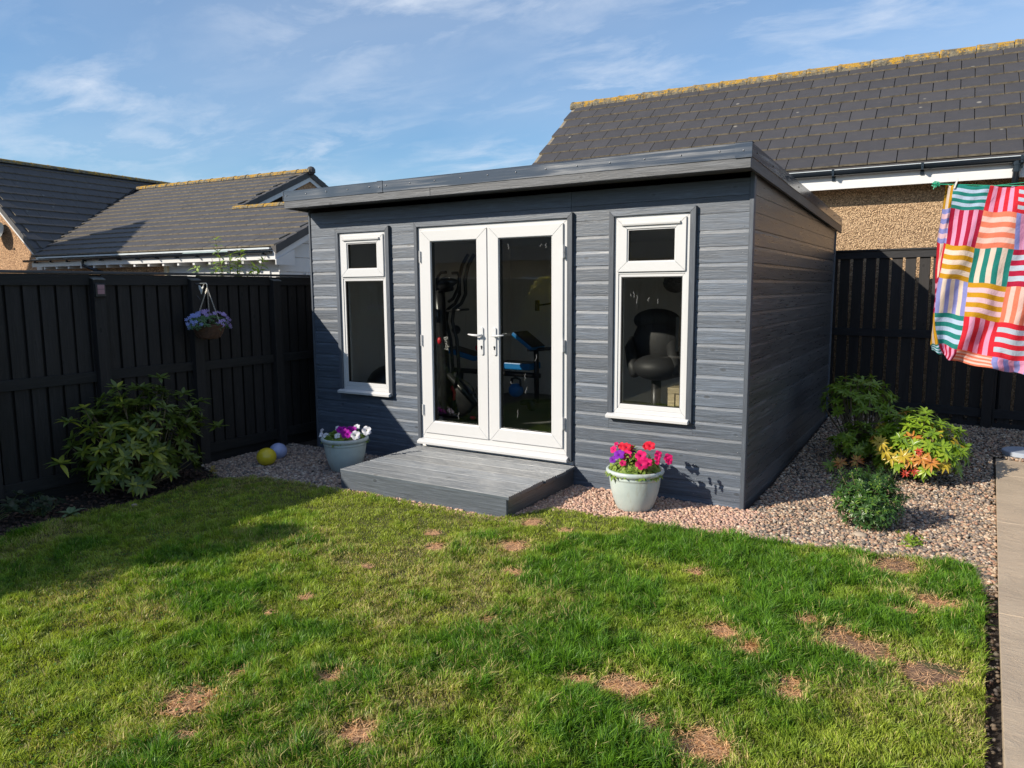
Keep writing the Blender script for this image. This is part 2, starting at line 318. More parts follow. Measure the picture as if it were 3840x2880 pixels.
def inst(name, me, parent, loc, rot=None, scale=None, **tg):
    """copy sharing a mesh; rot is a Matrix(3x3) or euler"""
    o = bpy.data.objects.new(name, me); COL.objects.link(o); o.parent = parent
    loc = Vector(loc); WORG[o] = loc; l = loc-WORG[parent] if parent is not None else loc
    o.location = l
    if rot is not None: o.rotation_euler = rot.to_euler() if isinstance(rot, Matrix) else rot
    if scale is not None: o.scale = (scale,)*3 if isinstance(scale, (int, float)) else scale
    return tags(o, **tg)
def thing(name, loc, label, cat, group=None):
    o = bpy.data.objects.new(name, None); COL.objects.link(o); o.location = loc; WORG[o] = Vector(loc); o.empty_display_size = .1
    return tags(o, label, cat, group)
def fast_mesh(name, verts, faces_flat, nper, mats, tint=None, smooth=False, matidx=None):
    me = bpy.data.meshes.new(name); nv = len(verts); nf = len(faces_flat)//nper
    me.vertices.add(nv); me.vertices.foreach_set('co', np.ascontiguousarray(verts, dtype=np.float32).ravel())
    me.loops.add(nf*nper); me.loops.foreach_set('vertex_index', np.ascontiguousarray(faces_flat, dtype=np.int32).ravel())
    me.polygons.add(nf); me.polygons.foreach_set('loop_start', np.arange(0, nf*nper, nper, dtype=np.int32))
    try: me.polygons.foreach_set('loop_total', np.full(nf, nper, dtype=np.int32))
    except Exception: pass
    for m_ in mats: me.materials.append(m_)
    if smooth: me.polygons.foreach_set('use_smooth', np.ones(nf, dtype=bool))
    if matidx is not None: me.polygons.foreach_set('material_index', matidx.astype(np.int32))
    me.update(calc_edges=True)
    if tint is not None:
        at_ = me.attributes.new('tint', 'FLOAT_COLOR', 'POINT'); c = np.ones((nv, 4), np.float32); c[:, :3] = tint; at_.data.foreach_set('color', c.ravel())
    return me
def vnoise(x, y, s, seed=0):
    g = np.random.default_rng(seed).random((64, 64)); X = x*s+100; Y = y*s+100; xi = np.floor(X).astype(int); yi = np.floor(Y).astype(int); fx = X-xi; fy = Y-yi
    fx = fx*fx*(3-2*fx); fy = fy*fy*(3-2*fy); a = g[xi % 64, yi % 64]; b = g[(xi+1) % 64, yi % 64]; c = g[xi % 64, (yi+1) % 64]; d = g[(xi+1) % 64, (yi+1) % 64]
    return (a*(1-fx)+b*fx)*(1-fy)+(c*(1-fx)+d*fx)*fy
def inpoly(x, y, P):
    r = np.zeros(len(x), bool); j = len(P)-1
    for i in range(len(P)):
        xi, yi = P[i]; xj, yj = P[j]
        with np.errstate(divide='ignore', invalid='ignore'): c = ((yi > y) != (yj > y)) & (x < (xj-xi)*(y-yi)/(yj-yi+1e-12)+xi)
        r ^= c; j = i
    return r

# ------------------------------------------------------------------ ground
def sheet(name, P, z, mat, **tg):
    mb = MB(); mb.add([(x, y, z) for x, y in P], [tuple(range(len(P)))]); return obj(name, mb, mat, kind='structure', **tg)
g = MB(); g.box(-300, 300, -300, 300, -.5, -.06); obj('ground', g, M['earth'], kind='structure')
LAWN = [(.22, -7.5), (.296, -3.339), (.227, -2.82), (.277, -2.286), (.19, -1.62), (.25, -1.44), (.465, -1.26), (.9, -1.20), (1.48, -1.185), (2.57, -1.18), (3.12, -1.175), (3.2, -1.02), (3.336, -.75), (3.6, -.69), (3.96, -.70), (4.51, -.745), (5.13, -.66), (5.69, -.57), (6.1, -.47), (6.2, -.52), (6.25, -1.1), (6.235, -2.3), (6.2, -4), (6.16, -7.5)]
lm = MB(); n = len(LAWN); lm.add([(x, y, .008) for x, y in LAWN]+[(x, y, -.05) for x, y in LAWN], [tuple(range(n))]+[(i, (i+1) % n, n+(i+1) % n, n+i) for i in range(n)])
obj('lawn', lm, M['thatch'], kind='structure')
sheet('flower_bed', [(-.45, -7.5), (.3, -7.5), (.3, -1.35), (.1, -1.3), (-.45, -1.15)], -.012, M['soil'])
gs = MB()
def gz(x, y): return .14*np.clip((y-.8)/3.2, 0, 1)
for (x0, x1, y0, y1) in ((-.6, 4.66, -1.45, .0), (4.66, 9, -1.2, 6.5), (6.1, 6.5, -7.5, -1.2), (-.6, .02, 0, 5.5)):
    nx = max(1, int((x1-x0)/.5)); ny = max(1, int((y1-y0)/.5)); b = len(gs.v); vs = []
    for j in range(ny+1):
        for i in range(nx+1):
            x = x0+(x1-x0)*i/nx; y = y0+(y1-y0)*j/ny; vs.append((x, y, -.018+float(gz(x, y))))
    gs.add(vs, [(j*(nx+1)+i, j*(nx+1)+i+1, (j+1)*(nx+1)+i+1, (j+1)*(nx+1)+i) for j in range(ny) for i in range(nx)])
obj('gravel_bed', gs, M['soil'], kind='structure')
# patio slab on the right
ps = MB(); PE = [(6.405, 2.76), (6.361, .78), (6.316, -1.18), (6.283, -2.81), (6.22, -7.5), (10, -7.5), (10, 1.9)]
nn = len(PE); ps.add([(x, y, .07) for x, y in PE]+[(x, y, -.15) for x, y in PE], [tuple(range(nn))]+[(i, (i+1) % nn, nn+(i+1) % nn, nn+i) for i in range(nn)])
ps.v = [(a, b, c-.012 if c > 0 else c) for a, b, c in ps.v]
pat = obj('patio', ps, M['slab'], kind='structure'); ex = lambda y: float(np.interp(y, [-7.5, -2.81, -1.18, .78, 2.76], [6.22, 6.283, 6.316, 6.361, 6.405]))
ys_ = [-7.4, -5.2, -3.4, -1.35, .42, 2.0]
for a, b in zip(ys_[:-1], ys_[1:]):
    q_ = MB(); q_.add([(ex(a)-.006, a+.002, .04), (9.9, a+.002, .04), (9.9, b-.002, .04), (ex(b)-.006, b-.002, .04), (ex(a)-.006, a+.002, .072), (9.9, a+.002, .072), (9.9, b-.002, .072), (ex(b)-.006, b-.002, .072)], [(0, 3, 2, 1), (4, 5, 6, 7), (0, 1, 5, 4), (1, 2, 6, 5), (2, 3, 7, 6), (3, 0, 4, 7)]); obj('slab', q_, M['slab'], pat, bevel=.003)
q_ = MB(); q_.add([(ex(2)-.006, 2.004, .04), (9.9, 2.004, .04), (9.9, 2.3, .04), (ex(2.76)-.006, 2.755, .04), (ex(2)-.006, 2.004, .072), (9.9, 2.004, .072), (9.9, 2.3, .072), (ex(2.76)-.006, 2.755, .072)], [(0, 3, 2, 1), (4, 5, 6, 7), (0, 1, 5, 4), (1, 2, 6, 5), (2, 3, 7, 6), (3, 0, 4, 7)]); obj('slab', q_, M['slab'], pat, bevel=.003)

# grass
PATCH = [(3.35, -3.964, 0.116), (4.123, -3.77, 0.08), (3.729, -3.517, 0.058), (3.337, -3.719, 0.043), (3.54, -1.637, 0.11), (2.905, -1.699, 0.061), (3.095, -1.92, 0.071), (3.794, -2.052, 0.065), (3.696, -1.175, 0.055), (3.398, -1.127, 0.088), (4.886, -2.917, 0.106), (5.277, -2.283, 0.065), (5.668, -1.968, 0.144), (5.797, -2.036, 0.103), (6.021, -2.115, 0.139), (6.019, -1.246, 0.106), (5.886, -1.454, 0.058), (5.523, -2.613, 0.057), (5.516, -2.509, 0.047), (5.075, -3.127, 0.062), (5.317, -3.151, 0.121), (4.7, -2.974, 0.056), (5.107, -2.157, 0.077), (5.777, -0.746, 0.16), (5.46, -1.824, 0.054), (4.744, -1.472, 0.05), (2.934, -2.427, 0.043), (2.971, -2.962, 0.045), (2.959, -3.214, 0.027), (3.556, -4.139, 0.043), (4.015, -2.684, 0.038)]
SOILP = {12: 1, 13: 1, 14: 1, 23: .6}
def grass():
    n = 1150000; x = rng.uniform(.15, 6.3, n); y = rng.uniform(-5.6, -.4, n)
    d = np.hypot(x-CP[0], y-CP[1]); keep = inpoly(x, y, LAWN) & (rng.random(n) < np.clip(3.1/np.maximum(d, 2.4), .42, 1.0))
    # only where the camera (or one a step aside) can look
    fx, fy = math.sin(YAW), math.cos(YAW); dep = (x-CP[0])*fx+(y-CP[1])*fy; lat = (x-CP[0])*fy-(y-CP[1])*fx
    keep &= (dep > 2.45) & (lat > -.8*dep-.5) & (lat < .8*dep+.6)
    x, y = x[keep], y[keep]
    wx = x+.25*(vnoise(x, y, 2, 31)-.5); wy = y+.25*(vnoise(x, y, 2, 32)-.5)
    lush = .28*vnoise(wx, wy, 1.1, 1)+.34*vnoise(wx, wy, 3.1, 2)+.22*vnoise(x, y, 8, 3)+.16*vnoise(x, y, 19, 4)
    lush = lush+.075*np.clip((x-4.0)/1.2, -1, 1)+.02; clm = vnoise(x, y, 15, 41)*.6+vnoise(x, y, 31, 42)*.4
    dry = vnoise(x, y, 1.7, 5)*.5+vnoise(x, y, 5, 6)*.3+vnoise(x, y, 13, 12)*.2
    pm = np.zeros(len(x)); sm = np.zeros(len(x)); ym = np.zeros(len(x))
    for i, (px, py, pr) in enumerate(PATCH):
        ang = np.arctan2(y-py, x-px); rr = pr*(.72+.7*vnoise(ang*1.3+px*7, np.full(len(x), py), 1.4, 9)+.5*(vnoise(x, y, 24, 10+i)-.5))
        m_ = np.clip((rr-np.hypot((x-px), (y-py)))/(.35*pr), 0, 1); pm = np.maximum(pm, m_); ym = np.maximum(ym, np.clip((1.75*rr-np.hypot(x-px, y-py))/(pr*1.1), 0, 1))
        if i in SOILP: sm = np.maximum(sm, m_*SOILP[i])
    k = rng.random(len(x)) < (1-.50*pm)*(1-.62*sm)*np.where(lush+.0 < .36, .75, 1)
    x, y, lush, dry, pm, sm, ym, clm = (a[k] for a in (x, y, lush, dry, pm, sm, ym, clm)); n = len(x)
    h = (.017+.036*np.clip((lush-.32)/.42, 0, 1.25))*rng.uniform(.55, 1.3, n)*(1-.62*pm)*(1-.25*ym)*(.62+.85*np.clip((clm-.25)*1.8, 0, 1))
    w = rng.uniform(.0013, .0025, n)*(1+.25*(rng.random(n) < .15)); a = rng.uniform(0, 2*np.pi, n)
    clump = vnoise(x, y, 9, 21)*6.28*2; la = np.where(rng.random(n) < .6, clump+rng.normal(0, .6, n), rng.uniform(0, 6.28, n))
    lean = np.abs(rng.normal(.5, .35, n))+pm*1.1; lx, ly = np.cos(la), np.sin(la)
    z0 = .006+.012*vnoise(x, y, 6, 8)
    hx = lx*lean*h; hy = ly*lean*h; hh = h/np.sqrt(1+.5*lean**2)
    bx, by = np.cos(a)*w, np.sin(a)*w
    V = np.empty((n, 5, 3), np.float32)
    V[:, 0] = np.stack([x-bx, y-by, z0], 1); V[:, 1] = np.stack([x+bx, y+by, z0], 1)
    mx_, my_, mz = x+hx*.42, y+hy*.42, z0+hh*.66
    V[:, 2] = np.stack([mx_+bx*.75, my_+by*.75, mz], 1); V[:, 3] = np.stack([mx_-bx*.75, my_-by*.75, mz], 1)
    V[:, 4] = np.stack([x+hx*1.25, y+hy*1.25, z0+hh*.98], 1)
    b = (np.arange(n)*5)[:, None]; F = np.concatenate([b+np.array([0, 1, 2]), b+np.array([0, 2, 3]), b+np.array([3, 2, 4])], 1)
    G = np.array([.125, .255, .018]); Y = np.array([.31, .375, .050]); T = np.array([.56, .47, .20]); S = np.array([.76, .44, .22]); D = np.array([.065, .160, .016])
    f = np.clip((lush-.40)/.26, 0, 1)[:, None]; c = Y*(1-f)+G*f; c = np.where((f > .75) & (rng.random(n)[:, None] < .4), D, c)
    dr = (rng.random(n) < np.clip((dry-.50)*2.6, .06, .6)*(1-.7*f[:, 0]))[:, None]; c = np.where(dr, T*.8, c)
    c = c*(.72+.6*np.clip(clm, 0, 1))[:, None]; c = np.where((rng.random(n) < ym*.55)[:, None], T*1.1, c)  # low clumps coloured darker: shade in the pits between tufts is painted in
    c = np.where((rng.random(n) < pm*1.2)[:, None], S*rng.uniform(.6, 1.15, (n, 1)), c)
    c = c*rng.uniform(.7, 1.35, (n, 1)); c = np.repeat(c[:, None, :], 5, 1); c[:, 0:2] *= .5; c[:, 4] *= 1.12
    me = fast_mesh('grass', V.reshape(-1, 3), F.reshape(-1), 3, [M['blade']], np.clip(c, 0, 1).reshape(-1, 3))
    o = bpy.data.objects.new('grass', me); COL.objects.link(o); tags(o, 'lawn grass with straw coloured dead patches in front of the garden room', 'grass', kind='stuff'); print('blades', n)
    # clover and broad-leaved weeds in the sward
    m_ = 15000; qx = rng.uniform(.3, 6.2, m_); qy = rng.uniform(-5.2, -.8, m_); kk = inpoly(qx, qy, LAWN) & (vnoise(qx, qy, 1.3, 51)+.35*np.clip((3.8-qx-.8*(qy+4)), -1, 1) > .72) & (vnoise(qx, qy, 8, 52) > .35); qx, qy = qx[kk], qy[kk]; m_ = len(qx)
    cz = .018+.016*rng.random(m_); s_ = rng.uniform(.004, .007, m_); a0 = rng.uniform(0, 6.28, m_); VV, CC = [], []
    for j in range(3):
        a1 = a0+2.094*j; ca, sa_ = np.cos(a1), np.sin(a1); tz = rng.normal(0, .003, (m_, 4))
        pts = [(0, 0), (.9, -.75), (1.7, 0), (.9, .75)]; VV.append(np.stack([np.stack([qx+s_*(u_*ca-w_*sa_), qy+s_*(u_*sa_+w_*ca), cz+tz[:, i_]], 1) for i_, (u_, w_) in enumerate(pts)], 1))
    VV = np.concatenate(VV); cc_ = np.array([.085, .20, .025])*rng.uniform(.7, 1.5, (len(VV), 1)); me = fast_mesh('clover', VV.reshape(-1, 3), np.arange(len(VV)*4), 4, [M['blade']], np.repeat(cc_, 4, 0)); o = bpy.data.objects.new('clover', me); COL.objects.link(o); tags(o, 'dark green clover spreading through the lawn', 'clover', kind='stuff')
    # loose straw lying over the bare patches
    mb = MB(); r = random.Random(3)
    for i, (px, py, pr) in enumerate(PATCH):
        for k in range(int(pr*(700 if i in SOILP else 900))):
            a = r.uniform(0, 6.28); q = pr*math.sqrt(r.random())*1.05; X, Y_ = px+q*math.cos(a), py+q*math.sin(a); b = r.uniform(0, 6.28); l = r.uniform(.012, .04); z = .014+r.random()*.012; w_ = .0016
            dx, dy = math.cos(b)*l, math.sin(b)*l; mb.add([(X-dx-dy*w_/l, Y_-dy+dx*w_/l, z), (X-dx+dy*w_/l, Y_-dy-dx*w_/l, z), (X+dx, Y_+dy, z+r.uniform(0, .012))], [(0, 1, 2)])
    obj('dead_grass', mb, plain('straw', (.72, .42, .21), .7, var=.4, nscale=50), label='dry straw lying on the bare worn patches of the lawn', cat='dead grass', kind='stuff')
    for nm, idx, col_ in (('bare_soil', (12, 13, 14, 23), (.20, .115, .07)), ('dead_thatch', [k for k in range(len(PATCH)) if k not in (12, 13, 14, 23)], (.42, .235, .13))):
        mb = MB()
        for i in idx:
            px, py, pr = PATCH[i]; N_ = 34; p1, p2, p3 = (r.uniform(0, 6.28) for _ in range(3)); vs = [(px, py, .0125)]
            for k in range(N_): a = 6.283*k/N_; q = pr*(.68+.16*math.sin(2*a+p1)+.14*math.sin(3*a+p2)+.10*math.sin(7*a+p3)+.12*r.random()); vs.append((px+q*math.cos(a), py+q*math.sin(a), .012))
            mb.add(vs, [(0, 1+k, 1+(k+1) % N_) for k in range(N_)])
        obj(nm, mb, plain(nm, col_, .95, var=.55, nscale=45, bump=1), kind='structure')
grass()

# gravel
def icos(sub):
    bm = bmesh.new(); bmesh.ops.create_icosphere(bm, subdivisions=sub, radius=1); v = np.array([p.co[:] for p in bm.verts]); f = np.array([[q.index for q in p.verts] for p in bm.faces]); bm.free(); return v, f
IC1, IC2 = icos(1), icos(2)
def stones(P, base, pal, size, flat, round_, zf):
    n = len(P); v, f = base; nv = len(v); s = rng.uniform(.65, 1.35, n)*size
    V = np.repeat(v[None], n, 0)
    if not round_: V = V*rng.uniform(.72, 1.2, (n, nv, 1))
    else: V = V*rng.uniform(.94, 1.05, (n, nv, 1))
    V = V*np.stack([rng.uniform(.8, 1.3, n), rng.uniform(.65, 1.0, n), rng.uniform(flat, flat+.3, n)], 1)[:, None, :]*s[:, None, None]
    a = rng.uniform(0, 6.28, n); t = rng.normal(0, .35, n)
    ct, st = np.cos(t)[:, None], np.sin(t)[:, None]; Y = V[:, :, 1]*ct-V[:, :, 2]*st; Z = V[:, :, 1]*st+V[:, :, 2]*ct
    ca, sa = np.cos(a)[:, None], np.sin(a)[:, None]; X = V[:, :, 0]*ca-Y*sa; Y2 = V[:, :, 0]*sa+Y*ca
    z = zf(P[:, 0], P[:, 1])+rng.uniform(-.008, .012, n)
    V = np.stack([X+P[:, :1], Y2+P[:, 1:2], Z+z[:, None]], 2)
    F = (f[None]+(np.arange(n)*nv)[:, None, None]).reshape(-1)
    c = pal[rng.integers(0, len(pal), n)]*rng.uniform(.75, 1.25, (n, 1)); return V.reshape(-1, 3), F, np.repeat(c, nv, 0)
PINK = 1.08*np.array([(.40, .25, .18), (.46, .30, .22), (.36, .22, .16), (.50, .36, .28), (.43, .26, .20), (.33, .22, .18), (.48, .33, .23)])
MIXED = np.array([(.36, .24, .16), (.28, .21, .16), (.42, .30, .20), (.18, .15, .13), (.46, .36, .26), (.33, .19, .13), (.24, .20, .17), (.38, .28, .20), (.11, .10, .09), (.50, .42, .33), (.40, .26, .18), (.15, .12, .10)])
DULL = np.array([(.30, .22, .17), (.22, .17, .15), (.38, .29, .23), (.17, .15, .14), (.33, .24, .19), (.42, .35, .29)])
def scatter(nper, x0, x1, y0, y1, f):
    n = int(nper*(x1-x0)*(y1-y0)); x = rng.uniform(x0, x1, n); y = rng.uniform(y0, y1, n); k = f(x, y); return np.stack([x[k], y[k]], 1)
LAWN_IN = [(a+(3.4-a)*.012, b+(-3-b)*.012) for a, b in LAWN]
nolawn = lambda x, y: ~inpoly(x, y, LAWN_IN)
slab_x = lambda y: 6.283+(y+2.81)*.0219
def gravel(name, parts, label):
    Vs, Fs, Cs, o = [], [], [], 0
    for (P, base, pal, size, flat, rd) in parts:
        if not len(P): continue
        v, f, c = stones(P, base, pal, size, flat, rd, lambda x, y: gz(x, y)+.0); Vs.append(v); Fs.append(f+o); Cs.append(c); o += len(v)
    print(name, sum(len(f) for f in Fs)//3, 'tris')
    me = fast_mesh(name, np.concatenate(Vs), np.concatenate(Fs), 3, [M['stone']], np.concatenate(Cs)); ob = bpy.data.objects.new(name, me); COL.objects.link(ob); tags(ob, label, 'gravel', kind='stuff')
front = scatter(6200, 3.12, 4.95, -1.12, .0, lambda x, y: nolawn(x, y) & (y > -1.2) & ~((x > 4.66) & (rng.random(len(x)) < np.clip((x-4.7)/.25, 0, 1))))
dfront = scatter(5200, 1.3, 3.3, -1.22, -1.13, lambda x, y: y < -1.13+.0*x)
gravel('pink_gravel', [(front, IC1, PINK, .0140, .6, False), (dfront, IC1, PINK, .0150, .6, False)], 'pinkish crushed gravel along the front of the grey garden room')
fr2 = scatter(6600, 4.7, 6.5, -.9, 0.0, lambda x, y: nolawn(x, y) & (x < slab_x(y)-.01) & (x > 4.70) & ~((x < 4.95) & (rng.random(len(x)) > np.clip((x-4.7)/.25, 0, 1))))
fr3 = scatter(6000, 4.7, 6.5, 0, 1.1, lambda x, y: x < slab_x(y)-.01)
bk2 = scatter(3300, 4.7, 7.6, 1.1, 4.5, lambda x, y: ~((x > 6.36) & (y < 2.72-(x-6.4)*.24)))
tr = scatter(1500, 6.14, 6.4, -5.5, -.8, lambda x, y: nolawn(x, y) & (x < slab_x(y)-.01))
gravel('mixed_gravel', [(fr2[fr2[:, 1] < -.42], IC2, MIXED, .0132, .5, True), (fr2[fr2[:, 1] >= -.42], IC1, MIXED, .0136, .5, False), (fr3, IC1, MIXED, .0135, .5, False), (bk2, IC1, MIXED, .0140, .5, False), (tr, IC1, MIXED*.35, .010, .5, True)], 'mixed tan and grey rounded pebbles round the shrubs by the patio slab')
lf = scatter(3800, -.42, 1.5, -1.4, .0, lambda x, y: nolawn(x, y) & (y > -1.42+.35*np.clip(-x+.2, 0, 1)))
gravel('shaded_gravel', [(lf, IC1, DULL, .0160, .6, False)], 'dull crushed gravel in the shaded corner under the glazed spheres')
# bark and crumbs on the bed
P = scatter(900, -.42, .26, -4.6, -1.35, lambda x, y: nolawn(x, y)); v, f, c = stones(P, IC1, np.array([(.07, .045, .035), (.05, .035, .03), (.12, .07, .05)]), .016, .35, False, lambda x, y: 0*x-.005)
me = fast_mesh('bark_mulch', v, f, 3, [M['stone']], c); ob = bpy.data.objects.new('bark_mulch', me); COL.objects.link(ob); tags(ob, 'dark bark mulch and crumbs on the shaded bed below the fence', 'mulch', kind='stuff')

# ------------------------------------------------------------------ garden room
W_, D_ = 4.66, 4.04
room = thing('garden_room', (W_/2, 0, 0), 'dark grey timber garden room with white double doors and flat sloping roof', 'garden room')
BP = .1251; Z0 = .061
def board_prof(z0, z1, out, sgn, scoop=True):
    """profile (offset, z); face at out, thickness inward by sgn*.018"""
    i = out-sgn*.018
    if z1-z0 < .04 or not scoop: return [(out, z0), (out, z1-.003), (i, z1-.003), (i, z0)]
    return [(out, z0), (out, z1-.030), (out-sgn*.0018, z1-.022), (out-sgn*.0042, z1-.012), (out-sgn*.0052, z1-.003), (i, z1-.003), (i, z0)]
OPEN = [(3.506, 4.239, .66, 2.378), (.378, 1.101, .66, 2.378), (1.446, 3.166, .187, 2.388)]
cols = [.012, .378, 1.101, 1.446, 3.166, 3.506, 4.239, 4.636]
zk = [-.03]+[Z0+BP*k for k in range(21)]
for k in range(len(zk)-1):
    z0, z1 = zk[k], zk[k+1]
    # segments along x free of openings; split boards vertically where an opening edge crosses
    segs = []; x = cols[0]
    cuts = sorted(set([cols[0], cols[-1]]+[c for o_ in OPEN for c in o_[:2] if o_[2] < z1-.02 and o_[3] > z0+.02]))
    for a, b in zip(cuts[:-1], cuts[1:]):
        mid = (a+b)/2; blk = [o_ for o_ in OPEN if o_[0] < mid < o_[1] and o_[2] < z1-.02 and o_[3] > z0+.02]
        za, zb = z0, z1
        if blk:
            o_ = blk[0]
            if o_[2] > z0+.02: zb = o_[2]
            elif o_[3] < z1-.02: za = o_[3]
            else: continue
        segs.append((a, b, za, zb))
    if k > 18: segs = [(cols[0], 3.14, z0, z1), (3.142, cols[-1], z0, z1)]
    for a, b, za, zb in segs:
        sc = (zb-za) > .1 and k < 18
        mb = MB(); j = random.uniform(-.0012, .0012); mb.prism(board_prof(za, zb if zb != z1 else zb, j, -1, sc), a+.0005, b-.0005, 0)
        obj('board', mb, M['clad_x'], room)
def side_x(x, sgn, n=20):
    for k in range(len(zk)-1):
        z0, z1 = zk[k], zk[k+1]
        if k >= 20: z1 = z0+.05
        sp = random.uniform(.3, 3.6) if k % 3 == 1 else None
        mb = MB(); xo = x+random.uniform(-.001, .001); lim = lambda y: zf(y)+.085; z1 -= .003
        if k == 20: z1 = 2.72
        if lim(D_) >= z1: mb.prism(board_prof(z0, z1+.003, xo, sgn, k < 18), .045, D_, 1)
        elif lim(.045) > z0+.01:
            ycut = (lim(0)-z0)/.0425; yt = max(.045, min((lim(0)-z1)/.0425, D_)); P = [(.045, z0), (min(D_, ycut), z0), (min(D_, ycut), max(z0+.0005, lim(min(D_, ycut))))]
            if yt > .046: P += [(yt, z1), (.045, z1)]
            else: P += [(.045, lim(.045))]
            mb.prism([(q[0], q[1]) for q in P], xo-sgn*.018, xo, 0)
        else: continue
        obj('board', mb, M['clad_y'], room)
zf = lambda y: 2.587-.0425*(y+.30)
side_x(W_, 1); side_x(0.0, -1)
mb = MB(); mb.box(.02, W_-.02, D_-.02, D_, 0, 2.42); obj('back_wall', mb, M['clad_x'], room)
for x0, x1, nm in ((W_-.024, W_+.010, 'corner_trim'), (-.010, .012, 'corner_trim')):
    mb = MB(); mb.box(x0, x1, -.012, .045, -.03, 2.60); obj(nm, mb, M['clad_z'], room, bevel=.003)
mb = MB(); mb.box(W_-.03, W_+.012, D_-.03, D_+.01, 0, 2.42); obj('corner_trim', mb, M['clad_z'], room, bevel=.003)
# inner lining of the front wall with the openings, and the room inside
inner = plain('inner_lining', (.84, .83, .81), .8, var=.03); 
holes = [(3.55, 4.19, .70, 2.335), (.434, 1.074, .70, 2.335), (1.482, 3.117, .25, 2.345)]
xs = [.03, .434, 1.074, 1.482, 3.117, 3.55, 4.19, W_-.03]; mb = MB()
for a, b in zip(xs[:-1], xs[1:]):
    h = [q for q in holes if abs(q[0]-a) < 1e-6]
    if h: mb.box(a, b, .0215, .10, .10, h[0][2]); mb.box(a, b, .0215, .10, h[0][3], 2.50)
    else: mb.box(a, b, .0215, .10, .10, 2.50)
obj('wall_lining', mb, inner, room)
mb = MB(); mb.box(W_-.1, W_-.03, .101, D_-.1, .16, 2.38); mb.box(.03, .1, .101, D_-.1, .16, 2.38); mb.box(.03, W_-.03, D_-.099, D_-.03, .16, 2.38); mb.box(.03, W_-.03, .101, D_-.03, 2.381, 2.40)
obj('inner_wall', mb, inner, room)
carpet = plain('dark_carpet', (.18, .18, .18), .95, var=.6, nscale=90, bump=1)
mb = MB(); mb.box(.03, W_-.03, .03, D_-.03, .10, .155); obj('floor', mb, carpet, room)
# roof: deck, soffit, timber fascia, anthracite edge trim
OV = .30; XL, XR = -.045, 4.708; YB = 4.17
zf = lambda y: 2.587-.0425*(y+OV)       # underside of the fascia
zt = lambda y: 2.758-.0425*(y+OV)
def slope_box(mb, x0, x1, y0, y1, a, b, mi=0):
    mb.add([(x0, y0, a(y0)), (x1, y0, a(y0)), (x1, y1, a(y1)), (x0, y1, a(y1)), (x0, y0, b(y0)), (x1, y0, b(y0)), (x1, y1, b(y1)), (x0, y1, b(y1))],
           [(0, 3, 2, 1), (4, 5, 6, 7), (0, 1, 5, 4), (1, 2, 6, 5), (2, 3, 7, 6), (3, 0, 4, 7)], mi)
mb = MB(); slope_box(mb, XL+.02, XR-.02, -OV+.03, YB-.02, lambda y: zf(y)+.09, lambda y: zt(y)-.02); obj('roof_deck', mb, M['epdm'], room)
mb = MB(); mb.add([(XL+.02, -OV+.025, zf(-OV)+.012), (XR-.02, -OV+.025, zf(-OV)+.012), (XR-.02, .0, zf(0)+.03), (XL+.02, 0, zf(0)+.03), (XL+.02, -OV+.025, zf(-OV)+.03), (XR-.02, -OV+.025, zf(-OV)+.03), (XR-.02, .0, zf(0)+.05), (XL+.02, 0, zf(0)+.05)],
    [(0, 3, 2, 1), (4, 5, 6, 7), (0, 1, 5, 4), (1, 2, 6, 5), (2, 3, 7, 6), (3, 0, 4, 7)]); obj('soffit', mb, M['lip_x'], room)
for a, b in ((XL, 1.86), (1.862, XR)):
    mb = MB(); mb.box(a, b, -OV, -OV+.022, zf(-OV), zf(-OV)+.075); obj('fascia_board', mb, M['lip_x'], room, bevel=.003)
for x0 in (XL, XR-.022):
    mb = MB(); slope_box(mb, x0+.0005, x0+.0215, -OV+.023, YB, zf, lambda y: zf(y)+.095); obj('fascia_board', mb, M['lip_y'], room)
et = None
for a, b in ((XL-.002, 1.24), (1.30, 4.60)):
    mb = MB(); mb.box(a, b, -OV-.006, -OV-.001, zf(-OV)+.072, zt(-OV)-.0); mb.box(a, b, -OV-.006, -OV+.07, zt(-OV), zt(-OV)+.004)
    et = obj('edge_trim', mb, M['trim_x'], room, bevel=.0015)
    for x in np.arange(a+.05, b, .285):
        s_ = MB(); s_.ball((x, -OV-.008, zf(-OV)+.13), .0065, 8); obj('screw', s_, M['steel'], et, smooth=True)
for a, b in ((1.236, 1.306), (4.596, XR+.008)):
    mb = MB(); mb.box(a, b, -OV-.011, -OV-.006, zf(-OV)+.070, zt(-OV)+.003); mb.box(a, b, -OV-.011, -OV+.07, zt(-OV)+.0045, zt(-OV)+.008); o_ = obj('trim_joint', mb, M['trim_x'], room, bevel=.0015)
    s_ = MB(); s_.ball(((a+b)/2, -OV-.012, zf(-OV)+.12), .0065, 8); obj('screw', s_, M['steel'], o_, smooth=True)
for x0, x1 in ((XR-.001, XR+.005), (XL-.006, XL)):
    mb = MB(); slope_box(mb, x0, x1, -OV-.010, YB, lambda y: zf(y)+.078, zt); o_ = obj('edge_trim', mb, M['trim_y'], room, bevel=.001)
    for y in np.arange(-.15, 4.1, .52):
        s_ = MB(); s_.ball((x1 if x0 > 1 else x0, y, zf(y)+.125), .0065, 8); obj('screw', s_, M['black_plastic'], o_, smooth=True)
mb = MB(); slope_box(mb, XL, XR, -OV+.07, YB, lambda y: zt(y)-.012, lambda y: zt(y)-.004); obj('roof_membrane', mb, M['epdm'], room)

